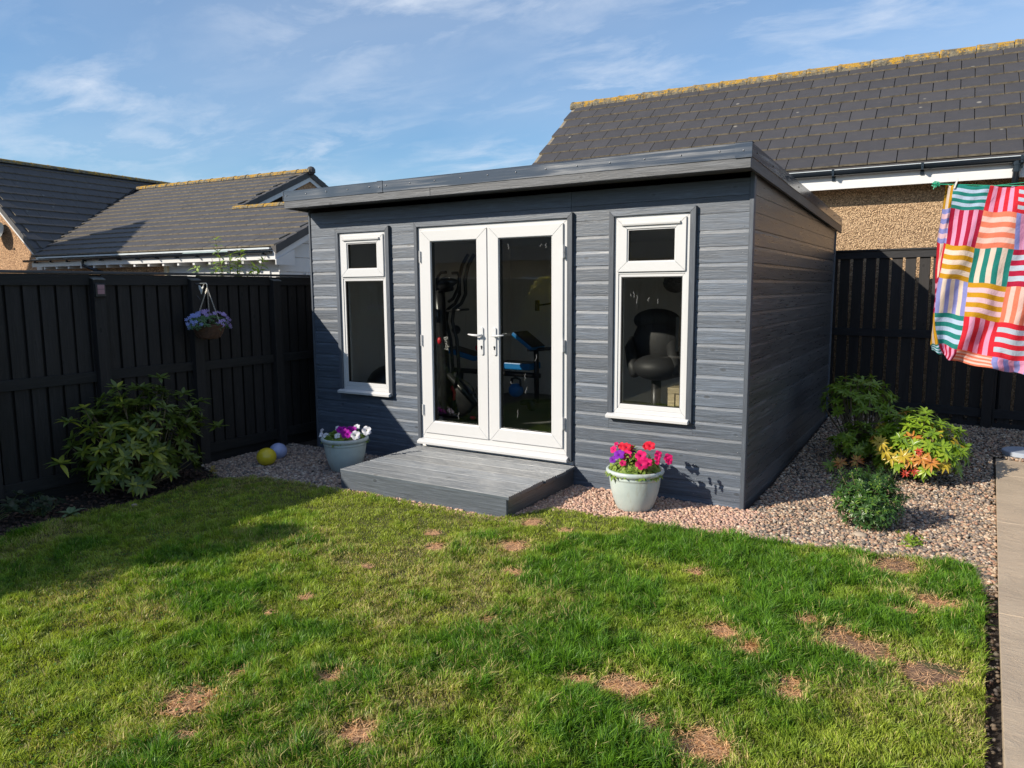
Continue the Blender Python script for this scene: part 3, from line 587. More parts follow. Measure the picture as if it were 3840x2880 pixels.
def ring(mb, x0, x1, z0, z1, t, y0, y1, mi=0, tb=None, tt=None):
    """mitred rectangular frame, widths t (sides), tb bottom, tt top, from y0 (outer face) to y1"""
    tb = t if tb is None else tb; tt = t if tt is None else tt
    O = [(x0, z0), (x1, z0), (x1, z1), (x0, z1)]; I = [(x0+t, z0+tb), (x1-t, z0+tb), (x1-t, z1-tt), (x0+t, z1-tt)]
    g_ = .0006
    for k in range(4):
        a, b = O[k], O[(k+1) % 4]; c, d = I[(k+1) % 4], I[k]; P = [a, b, c, d]; cx = sum(p[0] for p in P)/4; cz = sum(p[1] for p in P)/4
        P = [(p[0]+(g_ if (cx-p[0])*(1) > 0 else -g_)*(k % 2 == 0), p[1]+(g_ if (cz-p[1]) > 0 else -g_)*(k % 2 == 1)) for p in P]
        mb.add([(p[0], y0, p[1]) for p in P]+[(p[0], y1, p[1]) for p in P], [(0, 1, 2, 3), (7, 6, 5, 4), (0, 4, 5, 1), (1, 5, 6, 2), (2, 6, 7, 3), (3, 7, 4, 0)], mi)
def smears(parent, spots, y=-.002):
    for (x, z, s) in spots:
        mb = MB(); r = random.Random(int(x*997+z*31)); p = []; q = Vector((x, y, z))
        for k in range(7): p.append(tuple(q)); q = q+Vector((r.uniform(-.008, .008), 0, -s/6))
        mb.tube(p, .0012, 4)
        obj('water_mark', mb, M['smear'], parent)
def window(x0, x1, lab):
    w = obj('window', (lambda b: (ring(b, x0, x1, .70, 2.330, .036, -.012, .07), b)[1])(MB()), M['white'], room, bevel=.002)
    if lab: w['label'] = lab
    dx = x1-x0
    mb = MB(); mb.box(x0+.037, x1-.037, -.010, .07, 1.862, 1.892); obj('transom', mb, M['white'], w, bevel=.002)
    # top sash, standing proud
    mb = MB(); ring(mb, x0+.030, x1-.030, 1.880, 2.302, .084, -.028, .02, tb=.078, tt=.078); obj('sash', mb, M['white'], w, bevel=.003)
    mb = MB(); ring(mb, x0+.112, x1-.112, 1.955, 2.227, .012, -.018, .016); ring(mb, x0+.123, x1-.123, 1.966, 2.216, .004, -.016, .015, 1); obj('glazing_bead', mb, [M['white'], M['gasket']], w)
    mb = MB(); mb.box(x0+.120, x1-.120, .004, .010, 1.96, 2.222); obj('pane', mb, M['glass'], w)
    mb = MB(); mb.prism([(-.029, 2.246), (-.046, 2.250), (-.050, 2.262), (-.040, 2.270), (-.029, 2.272)], x0+.075, x1-.075, 0); obj('trickle_vent', mb, M['white'], w, bevel=.001)
    # bottom fixed light
    mb = MB(); ring(mb, x0+.037, x1-.037, .737, 1.861, .022, -.004, .065, tb=.040); obj('glazing_bead', mb, M['white'], w, bevel=.002)
    mb = MB(); ring(mb, x0+.060, x1-.060, .778, 1.838, .005, .0, .03); obj('gasket', mb, M['gasket'], w)
    mb = MB(); mb.box(x0+.058, x1-.058, .006, .012, .77, 1.845); pn = obj('pane', mb, M['glass'], w)
    mb = MB(); mb.prism([(.02, .66), (-.070, .658), (-.073, .680), (-.045, .694), (-.012, .6995), (.02, .6995)], x0-.045, x1+.030, 0); obj('sill', mb, M['white'], w, bevel=.002)
    # grey architrave, mitred
    for prof in ([(x0-.044, .6995), (x0-.001, .6995), (x0-.001, 2.331), (x0-.044, 2.375)], [(x1+.001, .6995), (x1+.048, .66), (x1+.048, 2.378), (x1+.001, 2.331)], [(x0-.0435, 2.3755), (x0-.0005, 2.3315), (x1+.0005, 2.3315), (x1+.0475, 2.3785)]):
        mb = MB(); n_ = len(prof); mb.add([(x, -.034, z) for x, z in prof]+[(x, .012, z) for x, z in prof], [tuple(range(n_)), tuple(range(n_, 2*n_))[::-1]]+[(i, (i+1) % n_, n_+(i+1) % n_, n_+i) for i in range(n_)])
        obj('architrave', mb, M['clad_z'] if prof[0][0] != x0-.0435 else M['clad_x'], room, bevel=.002)
    return pn
p1 = window(3.550, 4.190, 'white window by the pink flower pot'); smears(p1, [(3.72, 1.72, .05), (3.745, 1.69, .07), (3.86, 1.67, .03), (3.93, 1.66, .04), (3.69, 1.70, .02)])
p0 = window(.434, 1.074, 'white window by the fence corner')
# double doors
mb = MB(); ring(mb, 1.482, 3.117, .275, 2.342, .046, -.012, .08, tb=.06, tt=.04)
dfr = obj('door_frame', mb, M['white'], room, bevel=.003)
mb = MB(); mb.prism([(.05, .222), (-.075, .222), (-.078, .245), (-.05, .262), (-.012, .274), (.05, .274)], 1.462, 3.140, 0); obj('sill', mb, M['white'], dfr, bevel=.002)
def handle(parent, x, dirx, z):
    mb = MB(); pts = []
    for k in range(24):
        a = 2*math.pi*k/24; pts.append((x+.017*math.cos(a), z-.04+.13*math.sin(a) if False else z-.035+(.113 if math.sin(a) > 0 else -.113)+.017*math.sin(a)))
    n_ = len(pts); mb.add([(a, -.044, b) for a, b in pts]+[(a, -.030, b) for a, b in pts], [tuple(range(n_)), tuple(range(n_, 2*n_))[::-1]]+[(i, (i+1) % n_, n_+(i+1) % n_, n_+i) for i in range(n_)])
    obj('handle_plate', mb, M['white'], parent, bevel=.003)
    mb = MB(); mb.tube([(x, -.044, z+.02), (x, -.075, z+.02), (x+dirx*.02, -.088, z+.02), (x+dirx*.07, -.090, z+.022), (x+dirx*.125, -.082, z+.028)], [.011, .010, .011, .010, .006], 10); obj('handle', mb, M['white'], parent, smooth=True)
    mb = MB(); mb.tube([(x, -.050, z-.085), (x, -.043, z-.085)], .009, 12); mb.box(x-.004, x+.004, -.050, -.043, z-.11, z-.088); obj('lock_barrel', mb, M['black_plastic'], parent)
for x0, x1, gx0, gx1, hx, hd in ((1.527, 2.288, 1.640, 2.172, 2.232, -1), (2.312, 3.075, 2.416, 2.962, 2.375, 1)):
    lf_ = obj('door', (lambda b: (ring(b, x0, x1, .333, 2.303, gx0-x0-.002, -.030, .045, tb=.115, tt=.098), b)[1])(MB()), M['white'], room, bevel=.003)
    mb = MB(); ring(mb, gx0-.006, gx1+.006, .446, 2.208, .010, -.018, .04); obj('glazing_bead', mb, M['white'], lf_, bevel=.002)
    mb = MB(); ring(mb, gx0+.003, gx1-.003, .455, 2.199, .005, -.012, .03); obj('gasket', mb, M['gasket'], lf_)
    mb = MB(); mb.box(gx0+.0, gx1-.0, .0, .006, .45, 2.205); pn = obj('pane', mb, M['glass'], lf_)
    handle(lf_, hx, hd, 1.30)
    for z in (2.06, 1.25, .56):
        hx_ = 1.520 if hd < 0 else 3.082
        mb = MB(); mb.tube([(hx_, -.040, z-.055), (hx_, -.040, z+.055)], .0085, 10); mb.box(hx_-.014, hx_+.014, -.036, -.012, z-.05, z+.05); mb.tube([(hx_, -.040, z-.002), (hx_, -.040, z+.002)], .010, 10); obj('hinge', mb, M['white'], lf_)
    if hd > 0: smears(pn, [(2.5, 2.15, .05), (2.85, 2.14, .03), (2.9, 2.14, .04), (2.80, 1.16, .06), (2.68, .98, .06), (2.70, .86, .06), (2.60, .64, .07), (2.52, .9, .02)])
    else: smears(pn, [(1.93, .56, .07)])
mb = MB(); mb.box(2.289, 2.311, -.020, .04, .334, 2.302); obj('meeting_stile', mb, M['white'], dfr, bevel=.003)
for prof in ([(1.446, .262), (1.481, .275), (1.481, 2.343), (1.446, 2.388)], [(3.118, .275), (3.166, .222), (3.166, 2.388), (3.118, 2.343)], [(1.4465, 2.3885), (1.4815, 2.3435), (3.1175, 2.3435), (3.1655, 2.3885)]):
    mb = MB(); n_ = 4; mb.add([(x, -.036, z) for x, z in prof]+[(x, .015, z) for x, z in prof], [tuple(range(n_)), tuple(range(n_, 2*n_))[::-1]]+[(i, (i+1) % n_, n_+(i+1) % n_, n_+i) for i in range(n_)])
    obj('architrave', mb, M['clad_x'] if prof[0][0] == 1.4465 else M['clad_z'], room, bevel=.002)
# nails along the boards
nails = MB()
for k in range(1, 19):
    for x in (.06, .36, 1.13, 1.42, 3.21, 3.47, 4.27, 4.60):
        z = zk[k]+random.uniform(.015, .03)+(0 if random.random() < .5 else .045); nails.ball((x+random.uniform(-.01, .01), -.001, z), .0032, 6)
obj('nail', nails, M['steel'], room, smooth=True, kind='stuff')

# ------------------------------------------------------------------ deck step
KX0, KX1, KY, KZ = 1.455, 3.175, -1.135, .187
step = thing('deck_step', ((KX0+KX1)/2, KY/2, 0), 'low grey timber deck step of grooved boards below the double doors', 'deck step')
gp = []; nb = 6; bw = .186
def groove(y0, y1, z0, z1):
    P = [(y0, z0)]; n_ = 7; w_ = (y1-y0)/n_
    for i in range(n_):
        a = y0+i*w_; P += [(a+.001, z1-.007), (a+w_*.12, z1), (a+w_*.62, z1), (a+w_*.74, z1-.007)]
    P += [(y1, z1-.007), (y1, z0)]; return P
for i in range(nb):
    y0 = KY-.012+i*(1.135+.012)/nb; mb = MB(); mb.prism(groove(y0+.007, y0+(1.147)/nb-.007, KZ-.030, KZ), KX0-.002+random.uniform(-.003, .003), KX1+.022+random.uniform(-.010, .010), 0); obj('deck_board', mb, M['deck'], step)
mb = MB(); mb.box(KX0, KX1-.0, KY, KY+.028, .0, KZ-.031); obj('riser_board', mb, M['deck_front'], step, bevel=.003)
for x in (KX0, KX1-.030):
    mb = MB(); mb.box(x+.001, x+.029, KY+.029, -.001, .0, KZ-.036); obj('riser_board', mb, M['clad_y'], step, bevel=.003)

# ------------------------------------------------------------------ fences
def fence_y(x, ya, yb, posts):
    t = thing('garden_fence', (x, (ya+yb)/2, 0), 'black stained timber fence in deep shade on the left of the garden', 'fence')
    y = ya; k = 0; meb = MB().box(-.011, .011, -.053, .053, .12, 1.80).mesh('fence_board', [M['fence']], (0, 0, .96)); mer = MB().box(-.011, .011, -.058, .058, .12, 1.89).mesh('fence_board', [M['fence']], (0, 0, .96))
    while y < yb:
        inst('fence_board', meb, t, (x+random.uniform(-.003, .003), y, .96), (0, 0, random.uniform(-.03, .03)))
        inst('fence_board', mer, t, (x-.030, y+.0655, .96), (0, 0, random.uniform(-.03, .03))); y += .131; k += 1
    ps_ = sorted(posts); ed = [ya-.05]+ps_+[yb+.05]
    for a, b in zip(ed[:-1], ed[1:]):
        sk = random.uniform(-.01, .01)
        for z0, z1, xx0, xx1 in ((1.80, 1.895, .012, .036), (.965, 1.055, .012, .036), (.11, .215, .012, .036), (1.0, 1.06, -.075, -.044)):
            mb = MB(); mb.box(x+xx0, x+xx1, a+.052, b-.052, z0+sk*(z0 < 1.5), z1+sk*(z0 < 1.5)); obj('rail', mb, M['fence_y'], t, bevel=.003)
        mb = MB(); mb.box(x-.07, x+.045, a-.03, b-.032, 1.899, 1.921); obj('capping', mb, capm, t, bevel=.004)
    for p in posts:
        mb = MB(); mb.prism([(x-.045, 0), (x+.085, 0), (x+.085, 1.845), (x-.045, 1.893)], p-.05, p+.05, 1); po = obj('post', mb, M['fence'], t, bevel=.004)
        mb = MB(); mb.prism([(x+.012, 1.872), (x+.094, 1.8455), (x+.094, 1.853), (x+.012, 1.880)], p-.055, p+.055, 1); obj('post_cap', mb, worn, po)
    mb = MB(); mb.box(x-.05, x-.02, ya, yb, -.03, .118); obj('gravel_board', mb, M['fence_y'], t)
    return t
capm = painted_wood('capping_wood', (.035, .036, .04), 1, rough=.45); worn = plain('worn_cap', (.10, .10, .095), .6, var=.6, nscale=20)
fence_y(-.45, -12.6, 4.9, [-12.4, -11.4, -10.5, -9.6, -8.65, -7.7, -6.75, -5.85, -4.95, -4.0, -3.05, -2.115, -1.165, -.165, .80, 1.75, 2.7, 3.65, 4.6])
# far right fence, rotated a little
FA = R(-8); fo = Vector((4.58, 4.40, 0)); fe = Vector((math.cos(FA), math.sin(FA), 0)); fn = Vector((-math.sin(FA), math.cos(FA), 0))
t = thing('hit_and_miss_fence', tuple(fo+fe*2), 'black fence with daylight gaps between its boards behind the shrubs', 'fence')
Rf = Matrix.Rotation(FA, 3, 'Z'); me = MB().box(-.056, .056, -.011, .011, 0, 1.93).mesh('fence_board', [M['fence']], (0, 0, .965)); s = -2.0
def fpt(s, d=0, z=0): p = fo+fe*s+fn*d; return (p.x, p.y, z)
s = .005-.1475*10
while s < 3.6:
    inst('fence_board', me, t, fpt(s+.012, 0, .20+.965), Euler((0, random.uniform(-.004, .004), FA+random.uniform(-.02, .02)))); s += .1475
def fbox(name, s0, s1, d0, d1, z0, z1, mat):
    mb = MB(); mb.box(s0, s1, d0, d1, z0, z1); a = np.array(mb.v); mb.v = [tuple(fpt(p[0], p[1], p[2])) for p in a]; return obj(name, mb, mat, t, bevel=.003)
for a, b in ((-1.5, 1.72), (1.83, 3.6)):
    fbox('rail', a, b, -.036, -.012, 2.085, 2.170, M['fence_x']); fbox('rail', a, b, -.036, -.012, 1.140, 1.235, M['fence_x']); fbox('rail', a, b, -.036, -.012, .26, .36, M['fence_x'])
    fbox('capping', a, b, -.05, .045, 2.173, 2.195, M['fence_x']); 
    fbox('gravel_board', a, b, -.012, .012, -.02, .205, M['fence_x'])
for s in (1.775, -.35): fbox('post', s-.05, s+.05, -.075, .04, 0, 2.17, M['fence'])

# ------------------------------------------------------------------ right house
A2 = R(2); f1 = Vector((math.cos(A2), math.sin(A2), 0)); f2 = Vector((-math.sin(A2), math.cos(A2), 0)); F0 = Vector((6.512, 4.62, 3.231)); P37 = R(37.3)
hr = thing('bungalow', (F0.x, F0.y+.3, 0), 'bungalow with dark tiled roof and tan pebbledash wall behind the garden room', 'house')
def H(a, b, z): p = F0+f1*a+f2*b; return (p.x, p.y, p.z+z)
def hmesh(name, mb, mat, Hf, parent, **k):
    mb.v = [tuple(Hf(*p)) for p in mb.v]; return obj(name, mb, mat, parent, **k)
RH = Matrix.Rotation(A2, 3, 'Z') @ Matrix.Rotation(P37, 3, 'X')
def tile_mesh(w, gl, th, mats):
    mb = MB(); g_ = .0055; th2 = .004; mb.add([(g_, 0, 0), (w-g_, 0, 0), (w-g_, gl*1.12, 0), (g_, gl*1.12, 0), (g_, 0, th), (w-g_, 0, th), (w-g_, gl*1.12, th2), (g_, gl*1.12, th2)],
        [(4, 5, 6, 7)], 0); mb.add(mb.v[:8], [(0, 1, 5, 4), (1, 2, 6, 5), (3, 0, 4, 7)], 1); return mb.mesh('roof_tile', mats)
def clip_tile(): pass
TW, TG = .321, .296; NR = 10
tm = tile_mesh(TW, TG, .026, [M['tile'], M['tile_edge']])
for r_ in range(NR):
    off = (r_ % 2)*TW/2
    for c_ in range(-21, 6):
        a = c_*TW+off-.0; 
        if a < -6.66: a0 = -6.66; w_ = a+TW-a0
        else: a0, w_ = a, TW
        if w_ < .05: continue
        sl = r_*TG; p = Vector(H(a0, sl*math.cos(P37), sl*math.sin(P37)+.012))
        o_ = inst('roof_tile', tm, hr, p+Vector((0, 0, random.uniform(0, .002))), (RH @ Matrix.Rotation(random.uniform(-.006, .006), 3, 'Y')))
        if w_ < TW-1e-4: o_.scale = (w_/TW, 1, 1)
SLR = NR*TG; rz = SLR*math.sin(P37); ry = SLR*math.cos(P37)
# roof slab under the tiles (both slopes)
mb = MB(); mb.add([(-6.62, -.02, -.02), (2.2, -.02, -.02), (2.2, ry, rz-.005), (-6.62, ry, rz-.005), (-6.62, 2*ry, 0), (2.2, 2*ry, 0)], [(0, 1, 2, 3), (3, 2, 5, 4)]); hmesh('roof', mb, M['tile'], H, hr)
def clumpy(mb, z=0): return mb
k = 0; a = -6.70
while a < 2.2:
    mb = MB(); n_ = 9; L_ = .445; b = len(mb.v)
    for q, aa, rr in ((0, a, .118), (1, a+.03, .124), (2, a+.06, .115), (3, a+L_-.01, .108)):
        for i in range(n_): th = math.pi*(-.08+1.16*i/(n_-1)); mb.v.append((aa, ry+rr*math.cos(th)*1.1, rz-.045+rr*math.sin(th)))
    for q in range(3):
        for i in range(n_-1): mb.f.append((q*n_+i, q*n_+i+1, (q+1)*n_+i+1, (q+1)*n_+i)); mb.mi.append(0)
    mb.f.append(tuple(range(n_))); mb.mi.append(0)
    hmesh('ridge_tile', mb, M['lichen'], H, hr, smooth=False); a += L_; k += 1
# verge mortar strip, gutter, fascia, walls
mb = MB(); c_, s_ = math.cos(P37), math.sin(P37); mb.add([(-6.66, 0, -.10), (-6.60, 0, -.10), (-6.60, ry, rz-.10), (-6.66, ry, rz-.10), (-6.66, 0, .008), (-6.60, 0, .008), (-6.60, ry, rz+.008), (-6.66, ry, rz+.008)], [(0, 1, 2, 3), (0, 1, 5, 4), (1, 2, 6, 5), (2, 3, 7, 6), (3, 0, 4, 7), (4, 5, 6, 7)]); hmesh('verge', mb, M['tile_edge'], H, hr)
mb = MB(); n_ = 10; g_ = []
for i in range(n_): th = math.pi*(1+i/(n_-1)); g_.append((-.045+.058*math.cos(th), -.045+.062*math.sin(th)))
mb.prism(g_+[(.007, -.045), (-.03, -.055), (-.06, -.055), (-.097, -.045)], -6.7, 2.2, 0); gt = hmesh('gutter', mb, M['gutter'], H, hr, smooth=False)
mb = MB(); mb.box(-6.7, 2.2, -.030, .02, -.030, -.022); hmesh('eave_flashing', mb, plain('pale_flashing', (.5, .55, .58), .4), H, hr)
for a in np.arange(-5.9, 2, .98):
    mb = MB(); mb.box(a-.012, a+.012, -.112, .012, -.112, -.075); mb.box(a-.02, a+.02, .0, .014, -.16, -.09); mb.prism([(-.112, -.085), (-.104, -.085), (-.104, -.03), (-.112, -.03)], a-.015, a+.015, 0); hmesh('gutter_bracket', mb, M['gutter'], H, hr)
mb = MB(); mb.box(-6.64, 2.2, .015, .035, -.255, -.05); mb.box(-6.64, 2.2, .008, .035, -.262, -.170); hmesh('fascia', mb, M['white_paint'], H, hr, bevel=.004)
mb = MB(); mb.box(-6.64, 2.2, .0355, .33, -.20, -.18); hmesh('soffit', mb, M['white_paint'], H, hr)
mb = MB(); mb.box(-6.55, 2.2, .30, .55, -3.4, -.2); mb.add([(-6.55, .30, -.2), (-6.55, 2*ry-.3, -.2), (-6.55, ry, rz-.1), (-6.55, .30, -3.4), (-6.55, 2*ry-.3, -3.4)], [(0, 2, 1), (0, 1, 4, 3)]); hmesh('wall', mb, M['dash'], H, hr)
mb = MB(); dp = [(-.06, -.045, -.06), (-.06, -.045, -.22)]; mb.tube([(-.062, -.045, -.06), (-.062, -.045, -.20), (-.062, .02, -.32), (-.062, .22, -.45), (-.062, .26, -.6), (-.062, .26, -3.2)], .036, 12); mb.tube([(-.062, -.045, -.07), (-.062, -.045, -.13)], .045, 12); mb.tube([(-.062, -.045, -.175), (-.062, -.045, -.20)], .043, 12); hmesh('downpipe', mb, M['gutter'], H, hr, smooth=False)

# ------------------------------------------------------------------ left house
A4 = R(4); l1 = Vector((math.cos(A4), math.sin(A4), 0)); l2 = Vector((-math.sin(A4), math.cos(A4), 0)); E0 = Vector((-5.28, 4.09, 2.576)); P25 = R(25); P40 = R(40.2)
hl = thing('l_shaped_house', (E0.x-4, E0.y+2, 0), 'L-shaped house with grey tiled roofs and white garage beyond the left fence', 'house')
def G_(a, b, z): p = E0+l1*a+l2*b; return (p.x, p.y, p.z+z)
t25 = math.tan(P25); t40 = math.tan(P40); RL = Matrix.Rotation(A4, 3, 'Z') @ Matrix.Rotation(P25, 3, 'X')
tw, tg = .33, .325; tml = tile_mesh(tw, tg, .034, [M['tile_left'], M['tile_edge']])
cand = []
for r_ in range(17):
    for c_ in range(-34, 1):
        a = c_*tw-(r_ % 2)*tw/2; sl = r_*tg; b = sl*math.cos(P25); z = sl*math.sin(P25)
        if a+tw > 0.01: continue
        if b > 2.35 and a+tw > -3.57: continue
        va = -7.95-3.9/7.05*(b)   # valley line
        if a < va-.0 or b > 4.9: continue
        p = Vector(G_(a, b, z+.012)); cand.append(((p-Vector(CP)).length, p))
cand.sort(key=lambda q: q[0])
for d_, p in cand[:300]: inst('roof_tile', tml, hl, p, RL @ Matrix.Rotation(random.uniform(-.01, .01), 3, 'Y'))
def join_tiles(lst, name, wv, mats_me, Rm):
    base = np.array([v.co[:] for v in tml.vertices]); fs = [tuple(f.vertices) for f in tml.polygons]; mis = [f.material_index for f in tml.polygons]; mb = MB()
    Rn = np.array(Rm)
    for p in lst:
        v = base@Rn.T+np.array(p); b = len(mb.v); mb.v += [tuple(q) for q in v]; mb.f += [tuple(b+i for i in f) for f in fs]; mb.mi += mis
    return obj(name, mb, [M['tile_left'], M['tile_edge']], hl, kind='stuff')
print('left tiles', len(cand))
if len(cand) > 300: join_tiles([c[1] for c in cand[300:]], 'far_roof_tiles', 0, None, RL)
# left wing: slope faces +l1, pitch 40
RW = Matrix.Rotation(A4, 3, 'Z') @ Matrix.Rotation(R(90), 3, 'Z') @ Matrix.Rotation(P40, 3, 'X')
lst = []
for r_ in range(13):
    for c_ in range(0, 27):
        sl = r_*tg; a = -7.95-sl*math.cos(P40); z = sl*math.sin(P40); b = .26+c_*tw+(r_ % 2)*tw/2
        if z > 2.62: continue
        vb = (-7.95-a)*7.05/3.9
        if b > vb+.25 and z < 2.28: continue
        if b > 8: continue
        lst.append(Vector(G_(a, b, z+.012)))
join_tiles(lst, 'wing_roof_tiles', 0, None, RW); print('wing tiles', len(lst))
mb = MB()
mb.add([(-7.95, 0, -.01), (-.02, 0, -.01), (-.02, 2.37, 1.095), (-3.57, 2.37, 1.095), (-3.57, 4.95, 2.30), (-11.0, 4.95, 2.30)], [(0, 1, 2, 3, 4, 5)])
mb.add([(-.02, 2.37, 1.095), (-3.57, 2.37, 1.095), (-3.57, 4.74, 0), (-.02, 4.74, 0)], [(0, 3, 2, 1)])
mb.add([(-3.57, 4.95, 2.30), (-11, 4.95, 2.30), (-11, 9.9, 0), (-3.57, 9.9, 0)], [(0, 1, 2, 3)])
mb.add([(-7.95, .26, 0), (-11.07, .26, 2.64), (-11.07, 8.5, 2.64), (-10.6, 8.5, 2.2), (-7.95, 4.0, .0)], [(0, 1, 2, 3, 4)])
mb.add([(-11.07, .26, 2.64), (-14.2, .26, 0), (-14.2, 8.5, 0), (-11.07, 8.5, 2.64)], [(0, 1, 2, 3)])
hmesh('roof', mb, M['tile_left'], G_, hl)
def ridge_run(p, q, r=.11, mat=None):
    p, q = Vector(p), Vector(q); n_ = max(1, int((q-p).length/.45)); d = (q-p)/n_; w = Vector((-d.y, d.x, 0)).normalized()
    for i in range(n_):
        mb = MB(); a, b = p+d*i-d*.04, p+d*(i+1); K = 7
        for c, rr in ((a, r*1.08), (a+(b-a)*.12, r), (b, r*.96)):
            for j in range(K): th = math.pi*j/(K-1); mb.v.append(tuple(c+w*rr*math.cos(th)*1.1+Vector((0, 0, rr*math.sin(th)-.03))))
        for u_ in range(2):
            for j in range(K-1): mb.f.append((u_*K+j, u_*K+j+1, (u_+1)*K+j+1, (u_+1)*K+j)); mb.mi.append(0)
        mb.f.append(tuple(range(K))); mb.mi.append(0); mb.f.append(tuple(range(2*K, 3*K))); mb.mi.append(0)
        hmesh('ridge_tile', mb, mat or M['lichen'], G_, hl)
ridge_run((-3.5, 4.95, 2.33), (-10.6, 4.95, 2.33)); ridge_run((-.1, 2.37, 1.13), (-3.62, 2.37, 1.13), .09); ridge_run((-11.07, .2, 2.67), (-11.07, 8.0, 2.67))
# verge tiles: wrap over the gable edge
def verge_run(P0_, P1_, n_, out):
    P0_, P1_ = Vector(P0_), Vector(P1_); d = (P1_-P0_)/n_; o = Vector(out)
    for i in range(n_):
        a, b = P0_+d*i, P0_+d*(i+1.06); up = Vector((0, 0, 1)); mb = MB(); l0, l1_ = .035, .02
        vs = [a+up*l0-o*.10, b+up*l1_-o*.10, b+up*l1_+o*.03, a+up*l0+o*.03, a-up*.13+o*.03, b-up*.13+o*.03, a-up*.13+o*.005, b-up*.13+o*.005, a+up*.0-o*.10]
        mb.add(vs, [(0, 1, 2, 3), (3, 2, 5, 4), (4, 5, 7, 6), (0, 3, 4, 6, 8)]); hmesh('verge_tile', mb, M['tile_left'], G_, hl)
verge_run((0, 0, 0), (0, 2.3, 1.08), 8, (1, 0, 0)); verge_run((-3.57, 2.5, 1.17), (-3.57, 4.95, 2.31), 9, (1, 0, 0)); verge_run((-3.57, 9.9, 0), (-3.57, 4.95, 2.31), 17, (1, 0, 0)); verge_run((-7.95, .26, 0), (-11.07, .26, 2.64), 13, (0, -1, 0)); verge_run((0, 4.74, 0), (0, 2.37, 1.1), 8, (1, 0, 0)); verge_run((-14.2, .26, 0), (-11.07, .26, 2.64), 13, (0, -1, 0))
# ridge end cap
mb = MB(); mb.ball((-3.52, 4.95, 2.34), .12, 10); hmesh('ridge_end', mb, M['tile_left'], G_, hl)
# valley channel
mb = MB(); mb.add([(-7.93, .02, .03), (-7.80, .02, .05), (-10.60, 4.95, 2.36), (-10.72, 4.95, 2.38)], [(0, 1, 2, 3)]); hmesh('valley_lead', mb, M['gutter'], G_, hl)
# bargeboards
def barge(p, q, h_, th, out, parent=hl):
    p, q, o = Vector(p), Vector(q), Vector(out); up = Vector((0, 0, 1)); mb = MB(); vs = [p, q, q-up*h_, p-up*h_]; vs = vs+[v-o*th for v in vs]
    mb.add(vs, [(0, 1, 2, 3), (7, 6, 5, 4), (0, 4, 5, 1), (1, 5, 6, 2), (2, 6, 7, 3), (3, 7, 4, 0)]); hmesh('bargeboard', mb, M['white_paint'], G_, hl)
barge((.0, .0, -.13), (.0, 2.37, .97), .12, .02, (1, 0, 0)); barge((0, 4.74, -.13), (0, 2.375, .97), .12, .02, (1, 0, 0)); barge((-3.57, 2.35, .97), (-3.57, 4.95, 2.18), .12, .02, (1, 0, 0)); barge((-3.57, 9.9, -.13), (-3.57, 4.955, 2.18), .12, .02, (1, 0, 0))
barge((-7.93, .26, -.11), (-11.07, .26, 2.53), .12, .02, (0, -1, 0)); barge((-14.2, .26, -.11), (-11.075, .26, 2.53), .12, .02, (0, -1, 0))
mb = MB(); mb.box(-8.15, -7.93, .245, .32, -.30, -.0); mb.add([(-.0, 0, -.24), (-.0, .5, -.03), (-.0, .5, -.34), (-.0, 0, -.34), (.02, 0, -.24), (.02, .5, -.03), (.02, .5, -.34), (.02, 0, -.34)], [(0, 1, 2, 3), (7, 6, 5, 4), (0, 4, 5, 1), (1, 5, 6, 2), (2, 6, 7, 3), (3, 7, 4, 0)]); hmesh('box_end', mb, M['white_paint'], G_, hl)
mb = MB(); mb.box(-7.95, -.02, .02, .045, -.24, -.06); hmesh('fascia', mb, M['white_paint'], G_, hl)
mb = MB(); g_ = []
for i in range(9): th = math.pi*(1+i/8); g_.append((-.035+.05*math.cos(th), -.075+.055*math.sin(th)))
mb.prism(g_+[(.01, -.075), (-.03, -.085), (-.08, -.075)], -8.15, -.08, 0); hmesh('gutter', mb, M['gutter'], G_, hl)
mb = MB(); mb.box(-7.6, -.1, -.05, .02, -.045, -.012); hmesh('eave_flashing', mb, bpy.data.materials['pale_flashing'], G_, hl)
for a in np.arange(-7.7, 0, .62):
    mb = MB(); mb.box(a-.012, a+.012, -.09, .02, -.15, -.122); hmesh('gutter_bracket', mb, M['gutter'], G_, hl)
for a in np.arange(-7.5, -.1, .47):
    mb = MB(); mb.box(a-.03, a+.03, .045, .33, -.30, -.235); hmesh('rafter_end', mb, M['white_paint'], G_, hl)
mb = MB(); mb.tube([(-5.9, -.03, -.12), (-5.9, -.03, -.24), (-5.6, .1, -.36), (-5.45, .28, -.42), (-5.45, .28, -2.5)], .034, 10); hmesh('downpipe', mb, M['gutter'], G_, hl)
mb = MB(); mb.box(-7.93, -3.60, .33, .5, -2.6, -.06); mb.box(-3.7, -3.60, .5, 9.5, -2.6, -.1); mb.add([(-3.60, 2.2, -.1), (-3.60, 9.8, -.1), (-3.60, 4.95, 2.2)], [(0, 1, 2)]); hmesh('wall', mb, M['dash_left'], G_, hl)
mb = MB(); mb.add([(-14.1, .40, -2.6), (-8.0, .40, -2.6), (-8.0, .40, -.15), (-11.07, .40, 2.5), (-14.1, .40, -.1)], [(0, 1, 2, 3, 4)]); mb.box(-8.1, -8.0, .40, 4, -2.6, -.1); hmesh('gable_wall', mb, M['dash_left'], G_, hl)
wl = MB(); wl.box(-3.59, -3.50, .30, .42, -2.6, -.24); hmesh('post', wl, plain('cream_post', (.62, .55, .38), .6), G_, hl)
